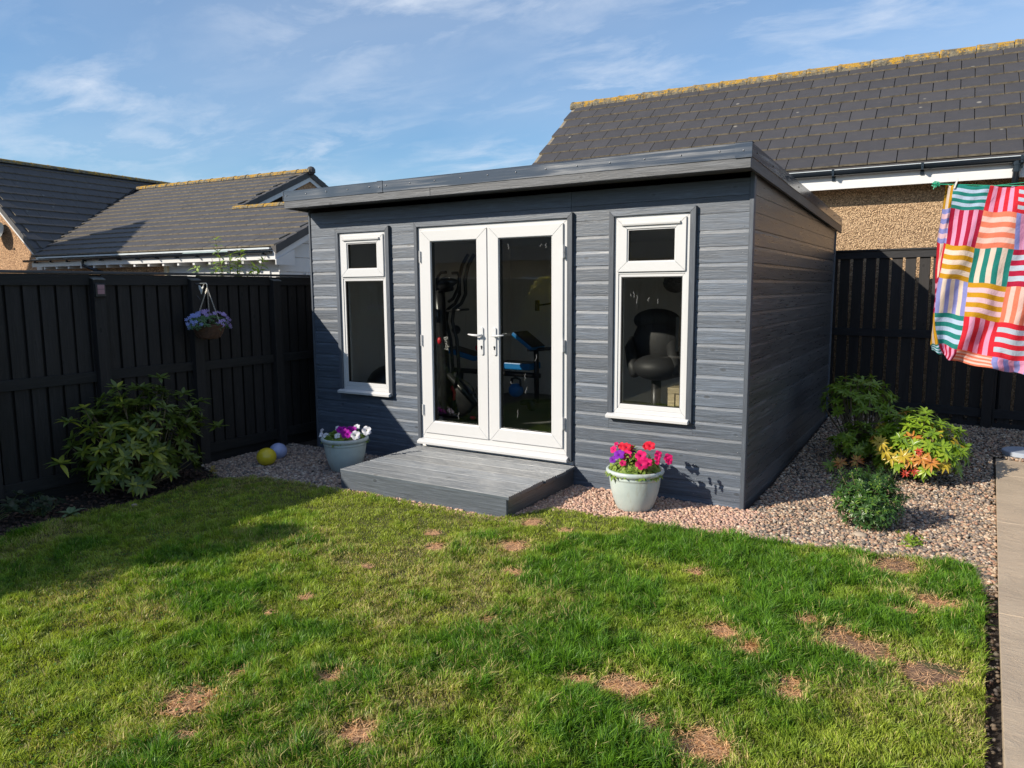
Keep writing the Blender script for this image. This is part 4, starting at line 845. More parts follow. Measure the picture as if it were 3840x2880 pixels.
# white garage: front with panelled door and boarded gable
mb = MB(); mb.box(-3.49, -.22, .36, .5, -2.6, -.06); hmesh('garage_wall', mb, M['white_paint'], G_, hl)
gd = MB(); gd.box(-3.2, -.5, .33, .359, -2.5, -.42); gdo = hmesh('garage_door', gd, M['white_paint'], G_, hl)
for r_ in range(4):
    for c_ in range(4):
        mb = MB(); a = -3.12+c_*.66; z = -.50-r_*.5; mb.box(a+.02, a+.60, .318, .3295, z-.40, z-.02); hmesh('door_panel', mb, M['white_paint'], G_, gdo, bevel=.008)
for i in range(9):
    z0 = -2.2+i*.29; 
    if z0 > 1: break
    zt_ = min(z0+.283, 1.0); w0 = .22 if z0 < -.3 else None
    b0 = .30 if z0 < -.2 else max(.30, (z0+.30)/t25*1.0); b1 = 4.44 if z0 < -.2 else min(4.44, 4.74-(z0+.30)/t25)
    if b1-b0 < .2: break
    mb = MB(); mb.prism([(-.225, z0), (-.20, z0), (-.212, zt_), (-.225, zt_)], b0, b1, 1)
    mb.v = [(p[0], p[1], p[2]) for p in mb.v]; mb.v = [(v[0], v[1], v[2]) for v in mb.v]
    hmesh('weatherboard', mb, M['white_paint'], G_, hl)
mb = MB(); mb.box(-.20, -.17, 1.0, 1.9, -1.0, -.48); mb.box(-.169, -.160, 1.08, 1.82, -.9, -.55, 1); hmesh('window', mb, [M['white_paint'], plain('window_dark', (.03, .035, .04), .1)], G_, hl)
q_ = Vector(at(1030*.5787, 560+460*.5787, 1, 5.6)); shp = Vector(G_(-6.2, 2.0, .93))
nb_ = thing('gabled_house', (-13, -2, 0), 'neighbouring gabled house standing just left of the view, shading the tiled roof', 'house')
pk = shp+Vector((-1, -1.5, .97))*4.6; mb = MB(); dx_ = 3.6; dl_ = 1.5  # unseen house placed by its shadow; left slope shortened to keep the wing gable lit
mb.add([(pk.x-dl_, pk.y, pk.z-2.6), (pk.x+dx_, pk.y, pk.z-2.6), (pk.x, pk.y, pk.z), (pk.x-dl_, pk.y-7, pk.z-2.6), (pk.x+dx_, pk.y-7, pk.z-2.6), (pk.x, pk.y-7, pk.z)], [(0, 1, 2), (3, 5, 4), (0, 2, 5, 3), (1, 4, 5, 2), (0, 3, 4, 1)]); obj('roof', mb, M['tile_left'], nb_)
mb = MB(); mb.box(pk.x-dl_+.2, pk.x+dx_-.3, pk.y-6.7, pk.y-.2, 0, pk.z-2.61); obj('wall', mb, M['dash_left'], nb_)
# satellite dish on the wing gable
q = Vector(G_(*(-9.55, .22, .05))); dish = thing('satellite_dish', tuple(q), 'dark satellite dish on the orange pebbledash gable at the far left', 'satellite dish')
mb = MB(); cc = np.array(at(-14, 872, 1, q.y)); ax = Vector((.15, -.9, .35)).normalized(); e_ = ax.orthogonal().normalized(); w_ = ax.cross(e_); K = 24
for j, (rr, dd) in enumerate(((0, -.06), (.12, -.045), (.22, -.015), (.28, .015))):
    for i in range(K): th = 6.283*i/K; mb.v.append(tuple(Vector(cc)-Vector((0, .0, 0))+ax*dd+(e_*math.cos(th)+w_*math.sin(th))*rr))
for j in range(3):
    for i in range(K): mb.f.append((j*K+i, j*K+(i+1) % K, (j+1)*K+(i+1) % K, (j+1)*K+i)); mb.mi.append(0)
obj('reflector', mb, M['black_plastic'], dish, smooth=True)
mb = MB(); c3 = Vector(cc); mb.tube([tuple(c3+w_*.0-Vector((0, 0, .28))), tuple(c3+ax*.35+Vector((0, 0, -.22)))], .012, 6); mb.ball(tuple(c3+ax*.36+Vector((0, 0, -.2))), .035, 8); obj('feed_arm', mb, M['black_plastic'], dish)
mb = MB(); mb.tube([tuple(c3-ax*.06), tuple(c3+Vector((.0, .30, 0)))], .02, 6); obj('wall_bracket', mb, M['black_plastic'], dish)

# ------------------------------------------------------------------ plants
def leaf_mesh(name, L_, w, fold=.18, droop=.25, mat=None, seg=4):
    mb = MB(); rows = []
    for i in range(seg+1):
        t_ = i/seg; ww = w*math.sin(math.pi*min(1, .06+t_*.94)**.8)*(1 if t_ < 1 else 0); x = L_*t_; z = -droop*L_*t_*t_; rows.append((x, ww, z))
    vs = []
    for x, ww, z in rows: vs += [(x, -ww, z+fold*ww), (x, 0, z), (x, ww, z+fold*ww)]
    fs = []
    for i in range(seg):
        b = i*3; fs += [(b, b+1, b+4, b+3), (b+1, b+2, b+5, b+4)]
    mb.add(vs, fs); return mb.mesh(name, [mat], smooth=True)
def leaf_shrub(root, rosettes, meshes, nleaf, elev, size, rnd, minor=None, limit=295, mats=None):
    """rosettes: list of (centre, axis, scale, matkey). Leaves nearest the camera become parts, the rest one stuff mesh"""
    L_ = []
    for c, ax, sc, mk in rosettes:
        ax = Vector(ax).normalized(); e_ = ax.orthogonal().normalized(); w_ = ax.cross(e_); n_ = nleaf+rnd.randint(-1, 2); ph = rnd.random()*6.28
        for i in range(n_):
            a = ph+i*2.4; rad = e_*math.cos(a)+w_*math.sin(a); el = elev+rnd.uniform(-.3, .3)-.25*(i/n_ < .4); d = (rad*math.cos(el)+ax*math.sin(el)).normalized()
            y_ = ax.cross(d).normalized(); z_ = d.cross(y_); Rm = Matrix((d, y_, z_)).transposed(); L_.append((Vector(c)+d*.006-ax*(.012*rnd.random()), Rm, sc*size*rnd.uniform(.75, 1.15), mk))
    L_.sort(key=lambda q: (q[0]-Vector(CP)).length-q[2]*.0+rnd.random()*.25)
    for p, Rm, s_, mk in L_[:limit]: inst('leaf', meshes[mk][rnd.randrange(len(meshes[mk]))], root, p, Rm, s_)
    rest = L_[limit:]
    if rest:
        keys = sorted(set(q[3] for q in rest)); V_, F_, MI, b = [], [], [], 0
        for p, Rm, s_, mk in rest:
            me_ = meshes[mk][0]; v = np.array([q.co[:] for q in me_.vertices])*s_; v = v@np.array(Rm).T+np.array(p); V_.append(v); F_ += [i+b for f in me_.polygons for i in f.vertices]; MI += [keys.index(mk)]*len(me_.polygons); b += len(v)
        me_ = fast_mesh('foliage', np.concatenate(V_)-np.array(WORG[root]), np.array(F_), 4, [meshes[k_][0].materials[0] for k_ in keys], smooth=True, matidx=np.array(MI))
        o = bpy.data.objects.new('foliage', me_); COL.objects.link(o); o.parent = root; o['kind'] = 'stuff'
def stems_to(root, base, tips, rnd, r0=.010, mat=None, merge=.5):
    mb = MB()
    for c in tips:
        c = Vector(c); b = Vector(base)+Vector((rnd.uniform(-.04, .04), rnd.uniform(-.04, .04), 0)); mid = b.lerp(c, .5)+Vector((rnd.uniform(-.04, .04), rnd.uniform(-.04, .04), -.05*abs(c.z)))
        mb.tube([tuple(b), tuple(b.lerp(mid, .6)), tuple(mid), tuple(mid.lerp(c, .6)+Vector((0, 0, -.01))), tuple(c)], [r0, r0*.8, r0*.6, r0*.45, r0*.3], 5)
    return obj('stem', mb, mat or M['stem'], root, smooth=True)
def dome(n_, c, rx, ry_, rz_, rnd, lo=-.1, inner=.35):
    out_ = []
    while len(out_) < n_:
        v = Vector((rnd.gauss(0, 1), rnd.gauss(0, 1), rnd.gauss(0, 1))).normalized()
        if v.z < lo: continue
        k_ = 1-inner*rnd.random()**1.6; p = Vector((c[0]+v.x*rx*k_, c[1]+v.y*ry_*k_, c[2]+v.z*rz_*k_))
        if any((p-q[0]).length < .045 for q in out_): 
            if rnd.random() < .7: continue
        out_.append((p, v))
    return out_
LM = {'rh': [leaf_mesh('leaf', 1, .165, .2, d, M['rhodo']) for d in (.1, .3, .5)], 'rhy': [leaf_mesh('leaf', 1, .17, .2, .5, M['leaf_yellow'])],
      'pi': [leaf_mesh('leaf', 1, .165, .3, d, M['pieris']) for d in (.1, .3)], 'pd': [leaf_mesh('leaf', 1, .165, .3, d, M['pieris_dark']) for d in (.1, .3)],
      'or': [leaf_mesh('leaf', 1, .15, .3, .3, M['leaf_orange'])], 're': [leaf_mesh('leaf', 1, .13, .3, .2, M['leaf_red'])], 'ye': [leaf_mesh('leaf', 1, .15, .3, .3, M['leaf_yellow'])],
      'sm': [leaf_mesh('leaf', 1, .17, .3, .1, M['leaf_small'], 3)], 'br': [leaf_mesh('leaf', 1, .26, .2, .3, M['leaf_bright'], 3)], 'bl': [leaf_mesh('leaf', 1, .22, .2, .2, M['leaf_blue'], 3)],
      'sa': [leaf_mesh('leaf', 1, .2, .2, .3, M['leaf_sapling'], 3)], 'gl': [leaf_mesh('leaf', 1, .3, .2, .3, M['leaf_gloom'], 3)]}
rd = random.Random(11)
# rhododendron in the left bed
rh = thing('rhododendron', (-.02, -2.03, 0), 'large rhododendron with long dark leaves growing in the shaded bed by the left fence', 'shrub')
ros = []
for p, v in dome(215, (-.02, -2.04, .42), .38, .58, .52, rd, -.6, .5):
    if p.z < .06: p.z = .08+rd.random()*.1
    if p.x < -.37: p.x = -.37+rd.random()*.05
    if p.x > .30: p.x = .30
    ax = (v*.7+Vector((.1, 0, .75))); ros.append((p, ax, rd.uniform(.8, 1.15), 'rhy' if rd.random() < .012 else 'rh'))
for (px_, py_, yy) in ((345, 815, -2), (252, 835, -2), (395, 850, -1.8), (430, 865, -1.7), (180, 880, -2.2), (150, 910, -2.3), (470, 920, -1.55), (270, 870, -2.1), (130, 1000, -2.5)):
    p = Vector(at(px_*1.736, py_*1.736, 0, .08)); ros.append((p, Vector((.2, 0, 1)), 1.1, 'rh'))
stems_to(rh, (-.05, -2.03, 0), [r[0] for r in ros[::3]], rd, .009, M['stem']); leaf_shrub(rh, ros, LM, 10, .35, .096, rd)
# right bed: tall open shrub in shade, sunlit bushy one with orange and red shoots, low small-leaved one
sa = thing('pieris_shrub', (5.25, 2.05, .05), 'taller open green shrub half in shade with bare stems beside the grey side wall', 'shrub')
ros = []
for p, v in dome(105, (5.22, 2.15, .62), .34, .32, .27, rd, -.35, .5): ros.append((p, v*.8+Vector((0, 0, .8)), rd.uniform(.8, 1.1), 'pd'))
for p, v in dome(75, (5.30, 1.75, .27), .29, .22, .23, rd, -.5, .6): ros.append((p, v+Vector((0, 0, .6)), rd.uniform(.8, 1.1), 'pd' ))
for u_, v_, mk in ((1850, 995, 'or'), (1815, 1000, 'or'), (1795, 1005, 'pd')): ros.append((Vector(at(u_*1.736, v_*1.736, 1, 1.45)), Vector((.2, -.8, .6)), .95 if mk != 're' else .7, mk))
stems_to(sa, (5.28, 2.0, .05), [r[0] for r in ros[::2]], rd, .012); leaf_shrub(sa, ros, LM, 11, .25, .072, rd, mats=None)
sb = thing('pieris_shrub', (5.72, 1.6, .04), 'bushy sunlit yellow-green shrub with orange and red young leaves', 'shrub')
ros = []
for p, v in dome(215, (5.77, 1.62, .31), .375, .33, .36, rd, -.45, .45):
    if p.z < .05: p.z = .07+rd.random()*.08
    ros.append((p, v*.9+Vector((0, -.1, .7)), rd.uniform(.8, 1.15), 'pi' if rd.random() < .93 else rd.choice(['or', 'ye', 'ye'])))
for u_, v_, mk in ((1910, 975, 'ye'), (1925, 990, 'ye'), (1940, 1000, 'pi'), (1965, 995, 'or'), (1990, 990, 'or'), (2010, 1000, 'or'), (1985, 975, 're'), (1975, 1018, 're'), (1955, 1022, 're'), (2000, 1015, 'pi'), (1900, 955, 'ye'), (1950, 985, 'ye')):
    ros.append((Vector(at(u_*1.736, v_*1.736, 1, 1.27)), Vector((.1, -.85, .55)), 1.0 if mk != 're' else .5, mk))
stems_to(sb, (5.74, 1.62, .04), [r[0] for r in ros[::2]], rd, .010); leaf_shrub(sb, ros, LM, 11, .3, .078, rd)
sc_ = thing('small_leaved_shrub', (5.545, .05, 0), 'low round dark green shrub with tiny leaves on the gravel nearest the lawn', 'shrub')
ros = []
for p, v in dome(430, (5.545, .05, .20), .235, .22, .21, rd, -.75, .5):
    ros.append((p, v+Vector((0, 0, .7)), rd.uniform(.7, 1.3), 'sm'))
for i in range(26):
    a = rd.uniform(0, 6.28); e_ = rd.uniform(.3, 1.2); v = Vector((math.cos(a)*math.cos(e_), math.sin(a)*math.cos(e_), math.sin(e_)))
    for k_ in range(4): ros.append((Vector((5.545, .05, .2))+Vector((v.x*.23, v.y*.22, v.z*.21))*(1+.06*k_)+v*.012*k_, v, .9-.1*k_, 'sm'))
stems_to(sc_, (5.545, .05, 0), [r[0] for r in ros[::9]], rd, .005); leaf_shrub(sc_, ros, LM, 8, .45, .036, rd)
def sprig(name, c, n_, r, h_, mk, size, label, cat, nleaf=5, tall=.6, group=None):
    t_ = thing(name, c, label, cat, group); ros = []
    for i in range(n_):
        a = rd.uniform(0, 6.28); q = r*math.sqrt(rd.random()); p = Vector((c[0]+q*math.cos(a), c[1]+q*math.sin(a), c[2]+h_*rd.uniform(.3, 1))); ros.append((p, Vector((math.cos(a)*.5, math.sin(a)*.5, .8)), rd.uniform(.7, 1.2), mk))
    stems_to(t_, c, [q[0] for q in ros], rd, .003, M['stem_green']); leaf_shrub(t_, ros, LM, nleaf, tall, size, rd); return t_
sprig('weed', (5.82, -.20, 0), 14, .10, .06, 'pd', .04, 'small green weed sprouting through the pebbles in front of the round shrub', 'weed')
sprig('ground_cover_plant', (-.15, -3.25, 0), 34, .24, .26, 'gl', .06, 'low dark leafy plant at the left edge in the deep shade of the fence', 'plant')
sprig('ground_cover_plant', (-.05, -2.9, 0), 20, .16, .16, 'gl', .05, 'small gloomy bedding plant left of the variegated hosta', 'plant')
sprig('seedling', (.20, -1.50, 0), 6, .03, .13, 'ye', .03, 'thin yellow flowering sprig at the corner where bed meets gravel', 'plant')
hm = leaf_mesh('leaf', 1, .26, .25, .5, leafm('hosta_leaf', [(.10, .17, .08), (.30, .38, .22)]), 4)
ho = thing('hosta', (.17, -2.78, 0), 'little variegated hosta at the lawn edge below the rhododendron', 'plant')
for i in range(11): a = i*2.4; el = .5+.3*(i % 2); inst('leaf', hm, ho, (.17, -2.78, .01), Euler((0, -el, a)), rd.uniform(.07, .11))
# sapling showing above the fence
sp = thing('sapling', (-1.0, -.25, 0), 'young tree with fresh sunlit leaves poking above the left fence', 'young tree')
br = MB(); ros = []
tips = [(-1.0, -.45, 2.38), (-1.0, -.10, 2.25), (-1.0, -.27, 2.2), (-1.02, -.74, 2.05), (-.98, .22, 2.15), (-1.0, .1, 2.08), (-1.05, -.35, 2.12), (-.95, -.2, 2.1), (-1.0, -.5, 2.1)]
for q in tips:
    b = Vector((-1.0, -.25, 1.3)); e_ = Vector(q); br.tube([tuple(b), tuple(b.lerp(e_, .5)+Vector((0, 0, -.06))), q], [.010, .006, .002], 5)
    for k_ in range(9):
        p = b.lerp(e_, .45+.06*k_); ros.append((p, (e_-b).normalized()+Vector((0, 0, .2)), 1, 'sa'))
br.tube([(-1.0, -.25, 0), (-1.0, -.25, 1.3)], [.02, .012], 8); obj('trunk', br, M['stem'], sp, smooth=True)
leaf_shrub(sp, ros, LM, 4, .5, .085, rd)

# ------------------------------------------------------------------ pots with petunias
def petunia_mesh(mat, r=.040):
    mb = MB(); n_ = 25; vs = [(0, 0, -.018)]
    for j, (rr, z) in enumerate(((.25, -.006), (.65, .004), (1.0, 0))):
        for i in range(n_):
            a = 2*math.pi*i/n_; lob = 1-.22*(1-abs(math.sin(2.5*a)))**2*(j == 2) if j else .55; vs.append((rr*lob*r*math.cos(a), rr*lob*r*math.sin(a), z+(.006*math.sin(5*a+.6)+.003*math.sin(3*a) if j == 2 else 0)))
    fs = [(0, 1+i, 1+(i+1) % n_) for i in range(n_)]+[(1+j*n_+i, 1+(j+1)*n_+i, 1+(j+1)*n_+(i+1) % n_, 1+j*n_+(i+1) % n_) for j in range(2) for i in range(n_)]
    mb.add(vs, fs); mb.mi = [1]*n_+[0]*(2*n_); return mb.mesh('flower', [mat, M['throat']], smooth=True)
PF = {k: petunia_mesh(M['pet_'+k]) for k in ('pink', 'red', 'purple', 'magenta', 'white')}
PF['white'].materials[1] = plain('green_throat', (.45, .5, .2), .6)
def pot(c, label):
    o = thing('flower_pot', c, label, 'flower pot', 'pale glazed pots either side of the deck step'); x, y, z = c
    prof = [(.001, .0), (.112, .0), (.128, .010), (.150, .05), (.172, .11), (.188, .17), (.197, .225), (.201, .262), (.201, .27), (.206, .276), (.209, .286), (.203, .294), (.206, .300), (.222, .308), (.229, .322), (.228, .336), (.220, .344), (.205, .342), (.196, .330), (.188, .29), (.180, .26)]
    mb = MB(); mb.lathe([(r, z+h_) for r, h_ in prof], x, y, 56); obj('pot_body', mb, M['pot'], o, smooth=True)
    mb = MB(); K = 32; mb.add([(x+.19*math.cos(6.283*i/K), y+.19*math.sin(6.283*i/K), z+.295) for i in range(K)], [tuple(range(K))]); obj('compost', mb, M['soil'], o); return o
def petunias(c, label, blooms, mk, n_, rr, seed, hh):
    r = random.Random(seed); o = thing('petunia', (c[0], c[1], c[2]+.30), label, 'flowers'); ros = []
    for i in range(n_):
        a = r.uniform(0, 6.28); q = rr*math.sqrt(r.random()); z = c[2]+.31+hh*(1-(q/rr)**2)*r.uniform(.25, 1)+r.uniform(0, .02); ros.append((Vector((c[0]+q*math.cos(a), c[1]+q*math.sin(a), z)), Vector((math.cos(a)*q*3, math.sin(a)*q*3, .6)), r.uniform(.7, 1.2), mk))
    stems_to(o, (c[0], c[1], c[2]+.28), [q[0] for q in ros[::3]], r, .003, M['stem_green']); leaf_shrub(o, ros, LM, 6, .4, .048, r, limit=220)
    for (u_, v_, yy, k_, sc) in blooms:
        p = Vector(at(u_, v_, 1, c[1]+yy)); d = Vector((.35*(p.x-c[0])/.2+r.uniform(-.25, .25)+.25, -.8+r.uniform(-.2, .2), .45+r.uniform(-.2, .3))).normalized(); inst('flower', PF[k_], o, p, d.to_track_quat('Z', 'Y').to_matrix(), sc)
c5 = lambda x, y: (2040+x*.5425, 1300+y*.5425); c3 = lambda x, y: (1160+x*.4882, 1200+y*.4882)
pot((3.905, -.375, -.01), 'pale glazed pot holding pink and red petunias right of the deck step')
petunias((3.905, -.375, -.01), 'hot pink, red and purple petunias in the pot right of the step',
    [(*c5(x, y), yy, k_, s_) for x, y, yy, k_, s_ in [(670, 755, -.12, 'pink', 1.15), (675, 815, -.16, 'pink', 1.25), (715, 800, -.12, 'pink', 1.0), (520, 745, -.14, 'purple', 1.15), (570, 745, -.10, 'pink', 1.1), (570, 695, -.02, 'red', 1.0), (540, 690, .03, 'red', .9), (595, 700, .02, 'red', .8), (615, 718, .02, 'purple', .7), (480, 710, -.02, 'pink', .8), (475, 780, -.10, 'purple', .8), (545, 805, -.17, 'pink', .7), (735, 685, .0, 'red', 1.0), (715, 680, .04, 'red', .8), (705, 690, .0, 'red', .7), (790, 745, -.05, 'pink', .8), (785, 770, -.1, 'pink', .7), (860, 770, -.05, 'pink', .95), (865, 790, -.06, 'pink', .8), (500, 672, .02, 'pink', .5), (785, 800, -.1, 'pink', .5)]], 'br', 150, .215, 5, .19)
pot((.995, -.60, -.01), 'pale glazed pot holding white and magenta petunias by the shaded shed corner')
petunias((.995, -.60, -.01), 'white and magenta petunias in the pot left of the step',
    [(*c3(x, y), yy, k_, s_) for x, y, yy, k_, s_ in [(95, 860, -.05, 'white', 1.05), (125, 890, -.1, 'white', .9), (88, 882, -.08, 'white', .7), (215, 830, .0, 'white', .7), (215, 888, -.16, 'white', .8), (355, 885, -.16, 'white', 1.15), (440, 850, -.05, 'white', 1.15), (365, 820, .02, 'white', .8), (275, 870, -.14, 'magenta', 1.2), (235, 845, -.08, 'magenta', .95), (300, 880, -.15, 'magenta', .9), (340, 840, -.02, 'magenta', .8), (310, 835, .0, 'magenta', .8), (265, 840, -.05, 'magenta', .8)]], 'br', 110, .20, 6, .10)
# glazed spheres
for (cx, cy, r_, mt, lb, cc_) in ((.165, -.86, .098, 'yellow_glaze', 'yellow glazed garden sphere on the gravel in front of the blue one', 0), (.035, -.60, .092, 'blue_glaze', 'pale blue glazed garden sphere behind the yellow one by the fence', 0)):
    mb = MB(); mb.ball((cx, cy, r_-.008), r_, 32, sz=(1, 1, .93)); obj('garden_sphere', mb, M[mt], smooth=True, label=lb, cat='garden sphere', group='glazed garden spheres')
# pebbles standing out
for (u_, v_, z, r_, lb) in ((505*1.0, 1065, 0, .03, 'single pale stone lying at the shaded lawn edge'), (1857, 1157, 0, .045, 'larger tan cobble beside the small round shrub')):
    p = at(u_*1.736 if u_ > 1000 else 505*1.0, v_*1.736 if u_ > 1000 else 1897, 2, .01); mb = MB(); mb.ball((p[0], p[1], .012), r_, 12, sz=(1.2, .8, .55)); obj('cobble', mb, plain('cobble', (.36, .29, .22), .7), smooth=True, label=lb, cat='stone')
# round lid / stepping disc at the right
mb = MB(); K = 40; c0 = at(3805, 1690, 2, .13); r0 = .20
mb.lathe([(.001, c0[2]+.012), (r0-.01, c0[2]+.012), (r0, c0[2]+.006), (r0, c0[2]-.03)], c0[0]+.09, c0[1], K); obj('round_lid', mb, plain('blue_grey_lid', (.33, .37, .44), .5, var=.08), smooth=False, label='pale blue-grey round lid lying on the gravel behind the patio slab', cat='lid')

# ------------------------------------------------------------------ hanging basket, bracket, ornament, light
bx, by, bz = -.20, -1.17, 1.47
bk = thing('basket_bracket', (-.36, -1.17, 1.80), 'thin metal bracket on the fence post holding the hanging basket', 'bracket')
mb = MB(); mb.tube([(-.365, -1.165, 1.815), (-.28, -1.165, 1.818), (-.205, -1.165, 1.818), (-.195, -1.165, 1.805), (-.197, -1.165, 1.78)], .005, 6); obj('arm', mb, plain('bracket_metal', (.25, .27, .27), .4, metal=.6), bk)
mb = MB(); mb.tube([(-.355, -1.165, 1.70), (-.33, -1.15, 1.66), (-.345, -1.14, 1.60), (-.31, -1.14, 1.62), (-.28, -1.15, 1.70), (-.30, -1.16, 1.74)], .004, 6); obj('scroll', mb, M['black_plastic'], bk)
hb = thing('hanging_basket', (bx, by, 1.28), 'wicker hanging basket with lilac and pale blue flowers hung from the left fence post', 'hanging basket')
mb = MB(); 
for i in range(11):
    z = 1.29+i*.0125; t_ = i/10; r_ = .075+.07*math.sqrt(t_); pts = [(bx+r_*math.cos(6.283*k_/28)*(1+.03*((k_+i) % 2)), by+r_*math.sin(6.283*k_/28)*(1+.03*((k_+i) % 2)), z+.003*math.sin(k_*2.2)) for k_ in range(29)]
    mb.tube(pts, .0072, 5, caps=False)
K = 20; mb.add([(bx+.075*math.cos(6.283*i/K), by+.075*math.sin(6.283*i/K), 1.288) for i in range(K)], [tuple(range(K))]); obj('wicker_bowl', mb, M['wicker'], hb)
mb = MB(); top = Vector((-.197, -1.165, 1.775))
for a in (.3, 2.4, 4.5):
    e_ = Vector((bx+.13*math.cos(a), by+.13*math.sin(a), 1.43)); n_ = 22
    for i in range(n_):
        p = top.lerp(e_, i/n_); q = top.lerp(e_, (i+.85)/n_); w = Vector((.004, 0, 0)) if i % 2 else Vector((0, .004, 0)); mb.tube([tuple(p-w), tuple(p.lerp(q, .5)+w*.0-w), tuple(q-w)], .0022, 4); mb.tube([tuple(p+w), tuple(q+w)], .0022, 4)
obj('chain', mb, M['chain'], hb)
ros = []
for i in range(80):
    a = rd.uniform(0, 6.28); q = .05+.16*math.sqrt(rd.random()); z = 1.44+.07*(1-(q/.21)**2)-(.06 if q > .17 else 0)*rd.random(); ros.append((Vector((bx+q*math.cos(a)*.7, by+q*math.sin(a)*1.15, z)), Vector((math.cos(a)*.5, math.sin(a)*.5, .7)), rd.uniform(.7, 1.2), 'bl'))
leaf_shrub(hb, ros, LM, 5, .3, .03, rd, limit=150)
fm = {}
for k_, mt in (('lilac', 'pet_lilac'), ('blue', 'pet_blue')):
    mb = MB()
    for i in range(5):
        a = 6.283*i/5; mb.add([(0, 0, 0), (.010*math.cos(a-.5), .010*math.sin(a-.5), .002), (.019*math.cos(a-.25), .019*math.sin(a-.25), .003), (.019*math.cos(a+.25), .019*math.sin(a+.25), .003), (.010*math.cos(a+.5), .010*math.sin(a+.5), .002)], [(0, 1, 2, 3, 4)])
    fm[k_] = mb.mesh('flower', [M[mt]])
for i in range(62):
    a = rd.uniform(0, 6.28); q = .20*math.sqrt(rd.random()); p = Vector((bx+q*math.cos(a)*.75, by+q*math.sin(a)*1.15, 1.475+.08*(1-(q/.2)**2)-(.10*rd.random() if q > .16 else 0)))
    k_ = 'lilac' if p.y > by-.09 else 'blue'; d = Vector((.8, -.6, .5))+Vector((rd.uniform(-.5, .5),)*3); inst('flower', fm[k_], hb, p, d.normalized().to_track_quat('Z', 'Y').to_matrix(), rd.uniform(.7, 1.25))
bd = thing('bird_ornament', (-.25, -1.19, 1.74), 'small white bird ornament dangling from the basket bracket', 'ornament')
mb = MB(); Pb = [(-.30, -.0, 1.80), (-.275, -.0, 1.792), (-.262, 0, 1.775), (-.235, 0, 1.79), (-.23, 0, 1.80), (-.228, 0, 1.78), (-.245, 0, 1.765), (-.252, 0, 1.74), (-.268, 0, 1.715), (-.275, 0, 1.74), (-.292, 0, 1.765)]
n_ = len(Pb); mb.add([(x, -1.185, z) for x, _, z in Pb]+[(x, -1.177, z) for x, _, z in Pb], [tuple(range(n_)), tuple(range(n_, 2*n_))[::-1]]+[(i, (i+1) % n_, n_+(i+1) % n_, n_+i) for i in range(n_)]); obj('bird_body', mb, plain('pale_resin', (.62, .62, .58), .5), bd)
mb = MB(); mb.tube([(-.24, -1.181, 1.79), (-.235, -1.17, 1.812)], .0012, 4); obj('string', mb, M['chain'], bd)
sg = thing('solar_light', (-.345, -2.12, 1.70), 'small black solar light with reddish panel on the second post of the left fence', 'solar light')
mb = MB(); mb.box(-.362, -.335, -2.165, -2.075, 1.700, 1.815); obj('housing', mb, M['black_plastic'], sg, bevel=.006)
mb = MB(); mb.box(-.3345, -.331, -2.150, -2.090, 1.725, 1.765); mb.box(-.3345, -.331, -2.150, -2.090, 1.768, 1.805); obj('lens', mb, plain('lens_pink', (.30, .17, .20), .2), sg)

# ------------------------------------------------------------------ clothes line and patchwork sheet
GR = [[(5.793, 2.823), (5.774, 2.576), (5.753, 2.224), (5.748, 1.835), (5.749, 1.449), (5.76, 1.091), (5.773, 1.026)],
[(5.869, 2.814), (5.856, 2.571), (5.831, 2.198), (5.789, 1.843), (5.779, 1.466), (5.817, 1.126), (5.853, 1.0)],
[(6.196, 2.777), (6.153, 2.53), (6.101, 2.149), (6.073, 1.792), (6.049, 1.429), (6.002, 1.068), (5.985, 0.934)],
[(6.453, 2.758), (6.446, 2.491), (6.451, 2.127), (6.4, 1.742), (6.366, 1.363), (6.344, 0.994), (6.332, 0.871)],
[(6.719, 2.735), (6.727, 2.46), (6.741, 2.091), (6.706, 1.71), (6.682, 1.331), (6.67, 0.953), (6.655, 0.805)]]
for k_ in (1, 2, 3): GR.append([(x+.33, z-.012) for x, z in GR[-1]])
QY = 1.30; QK = (QY-CP[1])/(3.6-CP[1]); GR = [[(CP[0]+(x-CP[0])*QK, CP[2]+(z-CP[2])*QK) for x, z in c_] for c_ in GR]
def qs(x, z, dy=0): return (CP[0]+(x-CP[0])*QK, QY+dy, CP[2]+(z-CP[2])*QK)
CL = dict(mus=(.60, .31, .012), cre=(.80, .66, .56), tea=(.015, .23, .20), lbl=(.50, .62, .80), red=(.68, .02, .04), pnk=(.80, .36, .56), crm=(.45, .01, .05), cor=(.80, .22, .13), pal=(.84, .56, .50), lil=(.28, .30, .66), lpk=(.82, .55, .62), gbl=(.50, .58, .68))
CL = {k_: tuple(v_*.80 for v_ in c_) for k_, c_ in CL.items()}; CN = list(CL)
def cloth_mat(n_, c):
    t_ = NT('cloth_'+n_); w = t_.noise(t_.vec(), 220, 2); cr = t_.noise(t_.vec((1, 1, .7)), 9, 6, .65, 1.5); cc_ = t_.mixc(t_.ramp(t_.noise(t_.vec(), 70, 4, .7), [(.35, 0.0), (.8, .35)]), c, tuple(min(1, x*1.25+.03) for x in c))
    t_.set(cc_, .85, spec=.2); ml = t_.new('Math', operation='MULTIPLY_ADD'); t_.link(w, ml.inputs[0]); ml.inputs[1].default_value = .12; t_.link(cr, ml.inputs[2]); t_.bump(ml.outputs[0], .55, .02)
    tl = t_.new('BsdfTranslucent'); t_.link(cc_, tl.inputs[0]); mi = t_.new('MixShader'); mi.inputs[0].default_value = .22; t_.link(t_.p.outputs[0], mi.inputs[1]); t_.link(tl.outputs[0], mi.inputs[2]); t_.link(mi.outputs[0], t_.out.inputs[0]); return t_.m
CM = [cloth_mat(n_, CL[n_]) for n_ in CN]
V_, H_ = 'v', 'h'
